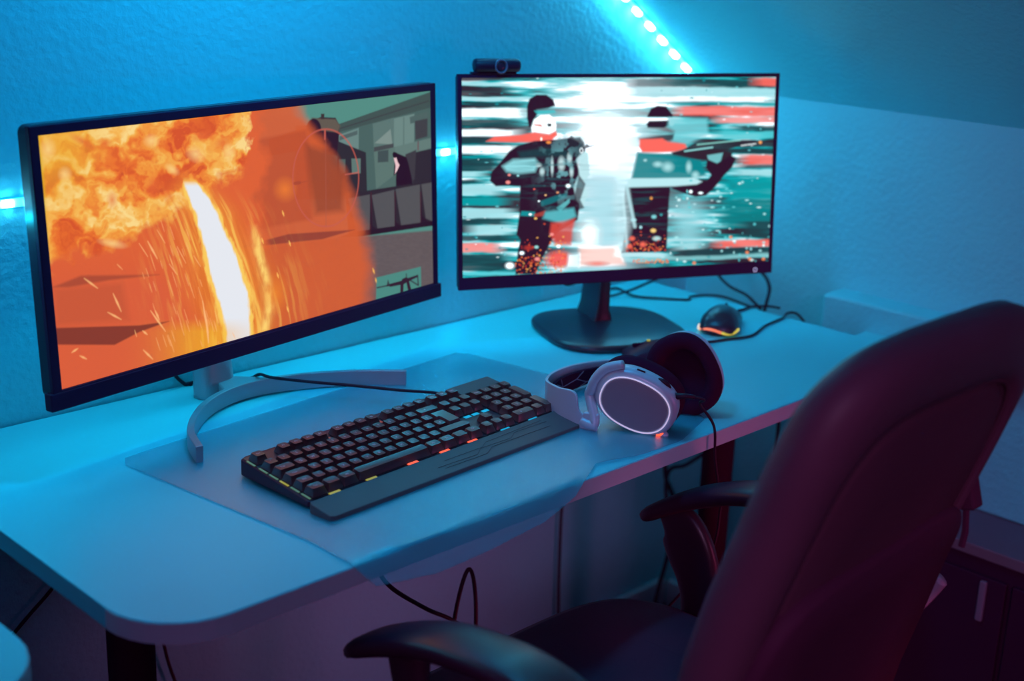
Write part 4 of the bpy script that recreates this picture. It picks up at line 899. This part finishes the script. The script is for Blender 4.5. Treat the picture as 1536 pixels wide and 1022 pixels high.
# lower plastic shell carrying the back
sh = []
for t_, s in ((.010, .98), (-.012, .98), (-.017, .95), (-.019, .6)):
    r_ = []
    for x, y in sellipse(1, 1, 5, 56):
        z = -.075+y*.165*s*(1 if y < 0 else .95)+(-.055 if False else 0)-x*0+ (.0); wv = .196*(1 if y > 0 else 1-.16*abs(y))
        r_.append(Vector((CXc+.040+x*wv*s*.93, bline(z), z+x*.012))+Vector((0, .93, .36))*t_)
    sh.append(r_)
MB().loft(sh).build('back_shell', 'shell_black', ch, smooth=True)
MB().box((CXc+.225, -1.012, .078), (.022, .020, .040), rx=-.3).build('strap_buckle', 'shell_black', ch, bevel=.004)
MB().tube([(CXc+.226, -1.012, .06), (CXc+.228, -1.014, .030), (CXc+.226, -1.013, .012)], .004, 6).build('strap', 'shell_black', ch)
MB().box((CXc, -.93, -.245), (.10, .03, .22)).build('back_bar', 'shell_black', ch, bevel=.006)
MB().tube(smooth_path([(CXc+.20, -.93, -.13), (CXc+.262, -.945, -.105), (CXc+.283, -.955, -.085), (CXc+.287, -.965, -.065)]), .012, 10, flat=(1, .7)).build('tilt_lever', 'grey_rim', ch, smooth=True)
# seat
st = []
for s, z in ((.80, -.325), (.96, -.318), (1.0, -.295), (.995, -.272), (.97, -.240), (.88, -.228), (.5, -.223)):
    r_ = []
    for x, y in sellipse(1, 1, 4.5, 64): r_.append((CXc+x*.255*s, -.735+y*.240*s, z+(.012*(abs(x)**3) if z > -.26 else 0)-(.018*max(0, y-.5) if z > -.28 else 0)))
    st.append(r_)
MB().loft(st).build('seat', 'leather', ch, smooth=True)
MB().box((CXc, -.76, -.335), (.30, .26, .03)).build('seat_plate', 'shell_black', ch, bevel=.006)
MB().tube([(CXc, -.76, -.34), (CXc, -.76, -.60)], .028, 20).build('gas_lift', 'shell_black', ch, smooth=True)
for i in range(5):
    a_ = 2*PI*i/5+.3; d = Vector((math.cos(a_), math.sin(a_), 0)); p0 = Vector((CXc, -.76, -.615)); p1 = p0+d*.30+Vector((0, 0, -.045))
    lg = MB().tube([p0, p0+d*.15+Vector((0, 0, -.01)), p1], .02, 10, rads=[.03, .024, .018]).build('leg', 'shell_black', ch, smooth=True)
    ax = Vector((-d.y, d.x, 0)); wc_ = p1+Vector((0, 0, -.052))
    MB().tube([wc_-ax*.022, wc_-ax*.006], .0275, 18).tube([wc_+ax*.006, wc_+ax*.022], .0275, 18).tube([wc_-ax*.004, wc_+ax*.004], .02, 10).build('wheel', 'black_plastic', lg, smooth=False, bevel=.004)
# armrests: swept loop pads with a strut
def arm(sx, name='armrest'):
    x0 = CXc+sx
    prof = [(-.548, -.124, .006), (-.556, -.118, .0105), (-.585, -.098, .012), (-.630, -.072, .013), (-.69, -.046, .013), (-.745, -.032, .0135), (-.80, -.026, .0135), (-.86, -.030, .0125), (-.905, -.045, .011), (-.93, -.07, .009)] if sx > 0 else [(-.588, -.112, .006), (-.600, -.100, .0105), (-.625, -.086, .012), (-.668, -.066, .013), (-.718, -.048, .0135), (-.766, -.038, .0135), (-.82, -.032, .0135), (-.87, -.036, .0125), (-.905, -.048, .011), (-.93, -.07, .009)]
    P = smooth_path([(x0, p[0], p[1]) for p in prof], 4); W3 = smooth_path([(p[2], 0, 0) for p in prof], 4)
    rg = []
    for i, p in enumerate(P):
        t = (P[min(i+1, len(P)-1)]-P[max(i-1, 0)]).normalized(); nn = Vector((0, -t.z, t.y)); nn = nn if nn.z > 0 else -nn
        th = W3[i].x
        wd = .032 if sx > 0 else .036
        wd = wd*(.65+.35*min(1, i/6))
        rg.append([p+Vector((cx_*wd, 0, 0))+nn*cz_*th for cx_, cz_ in sellipse(1, 1, 3, 16)])
    pad = MB().loft(rg).build(name, 'arm_plastic', ch, smooth=True)
    y0 = prof[2][0]
    if sx > 0: fr = [(-.578, -.112), (-.600, -.124), (-.618, -.150), (-.636, -.185), (-.643, -.225), (-.640, -.275), (-.645, -.315)]; wds = [.012, .034, .040, .036, .030, .026, .026]
    else: fr = [(-.665, -.080), (-.668, -.105), (-.676, -.140), (-.684, -.19), (-.69, -.24), (-.69, -.315)]; wds = [.030, .026, .022, .022, .024, .026]
    Q = smooth_path([(x0, a_, b2) for a_, b2 in fr], 5); W4 = smooth_path([(w4, 0, 0) for w4 in wds], 5); rg = []
    for i, p in enumerate(Q):
        t = (Q[min(i+1, len(Q)-1)]-Q[max(i-1, 0)]).normalized(); nn = Vector((0, -t.z, t.y))
        rg.append([p-nn*W4[i].x*.0+Vector((cx_*.012, 0, 0))+nn*cz_*W4[i].x for cx_, cz_ in sellipse(1, 1, 3, 16)])
    MB().loft(rg).build('arm_strut', 'arm_plastic', pad, smooth=True)
    Q = smooth_path([(x0, -.90, -.06), (x0, -.88, -.12), (x0, -.85, -.20), (x0, -.83, -.315)], 5)
    MB().tube(Q, .015, 10, flat=(1.2, .8)).build('arm_strut', 'arm_plastic', pad, smooth=True)
    MB().box((CXc+sx*.86, -.74, -.322), (abs(sx)*.36, .22, .012)).build('arm_bracket', 'arm_plastic', pad, bevel=.003)
arm(.272); arm(-.262)

# ------------------------------------------------------------------ low dark cabinet at the right wall
cb = thing('cabinet', 'low dark cabinet with a seamed top painted paler for the glow off the wall against the right wall behind the chair', 'cabinet', (.045, -.95, -DESK))
MB().box((.047, -.955, -.516), (.160, 1.05, .448)).build('body', 'cabinet_dark', cb, bevel=.002)
MB().box((.044, -.955, -.282), (.175, 1.08, .020)).build('top', 'cabinet_top_lit', cb, bevel=.003)
for y in (-.69, -.95, -1.22):
    dr = MB().box((-.037, y, -.52), (.012, .250, .40)).build('door', 'cabinet_dark', cb, bevel=.002)
    MB().box((-.046, y-.09, -.36), (.008, .012, .07)).build('handle', 'grey_rim', dr, bevel=.003)
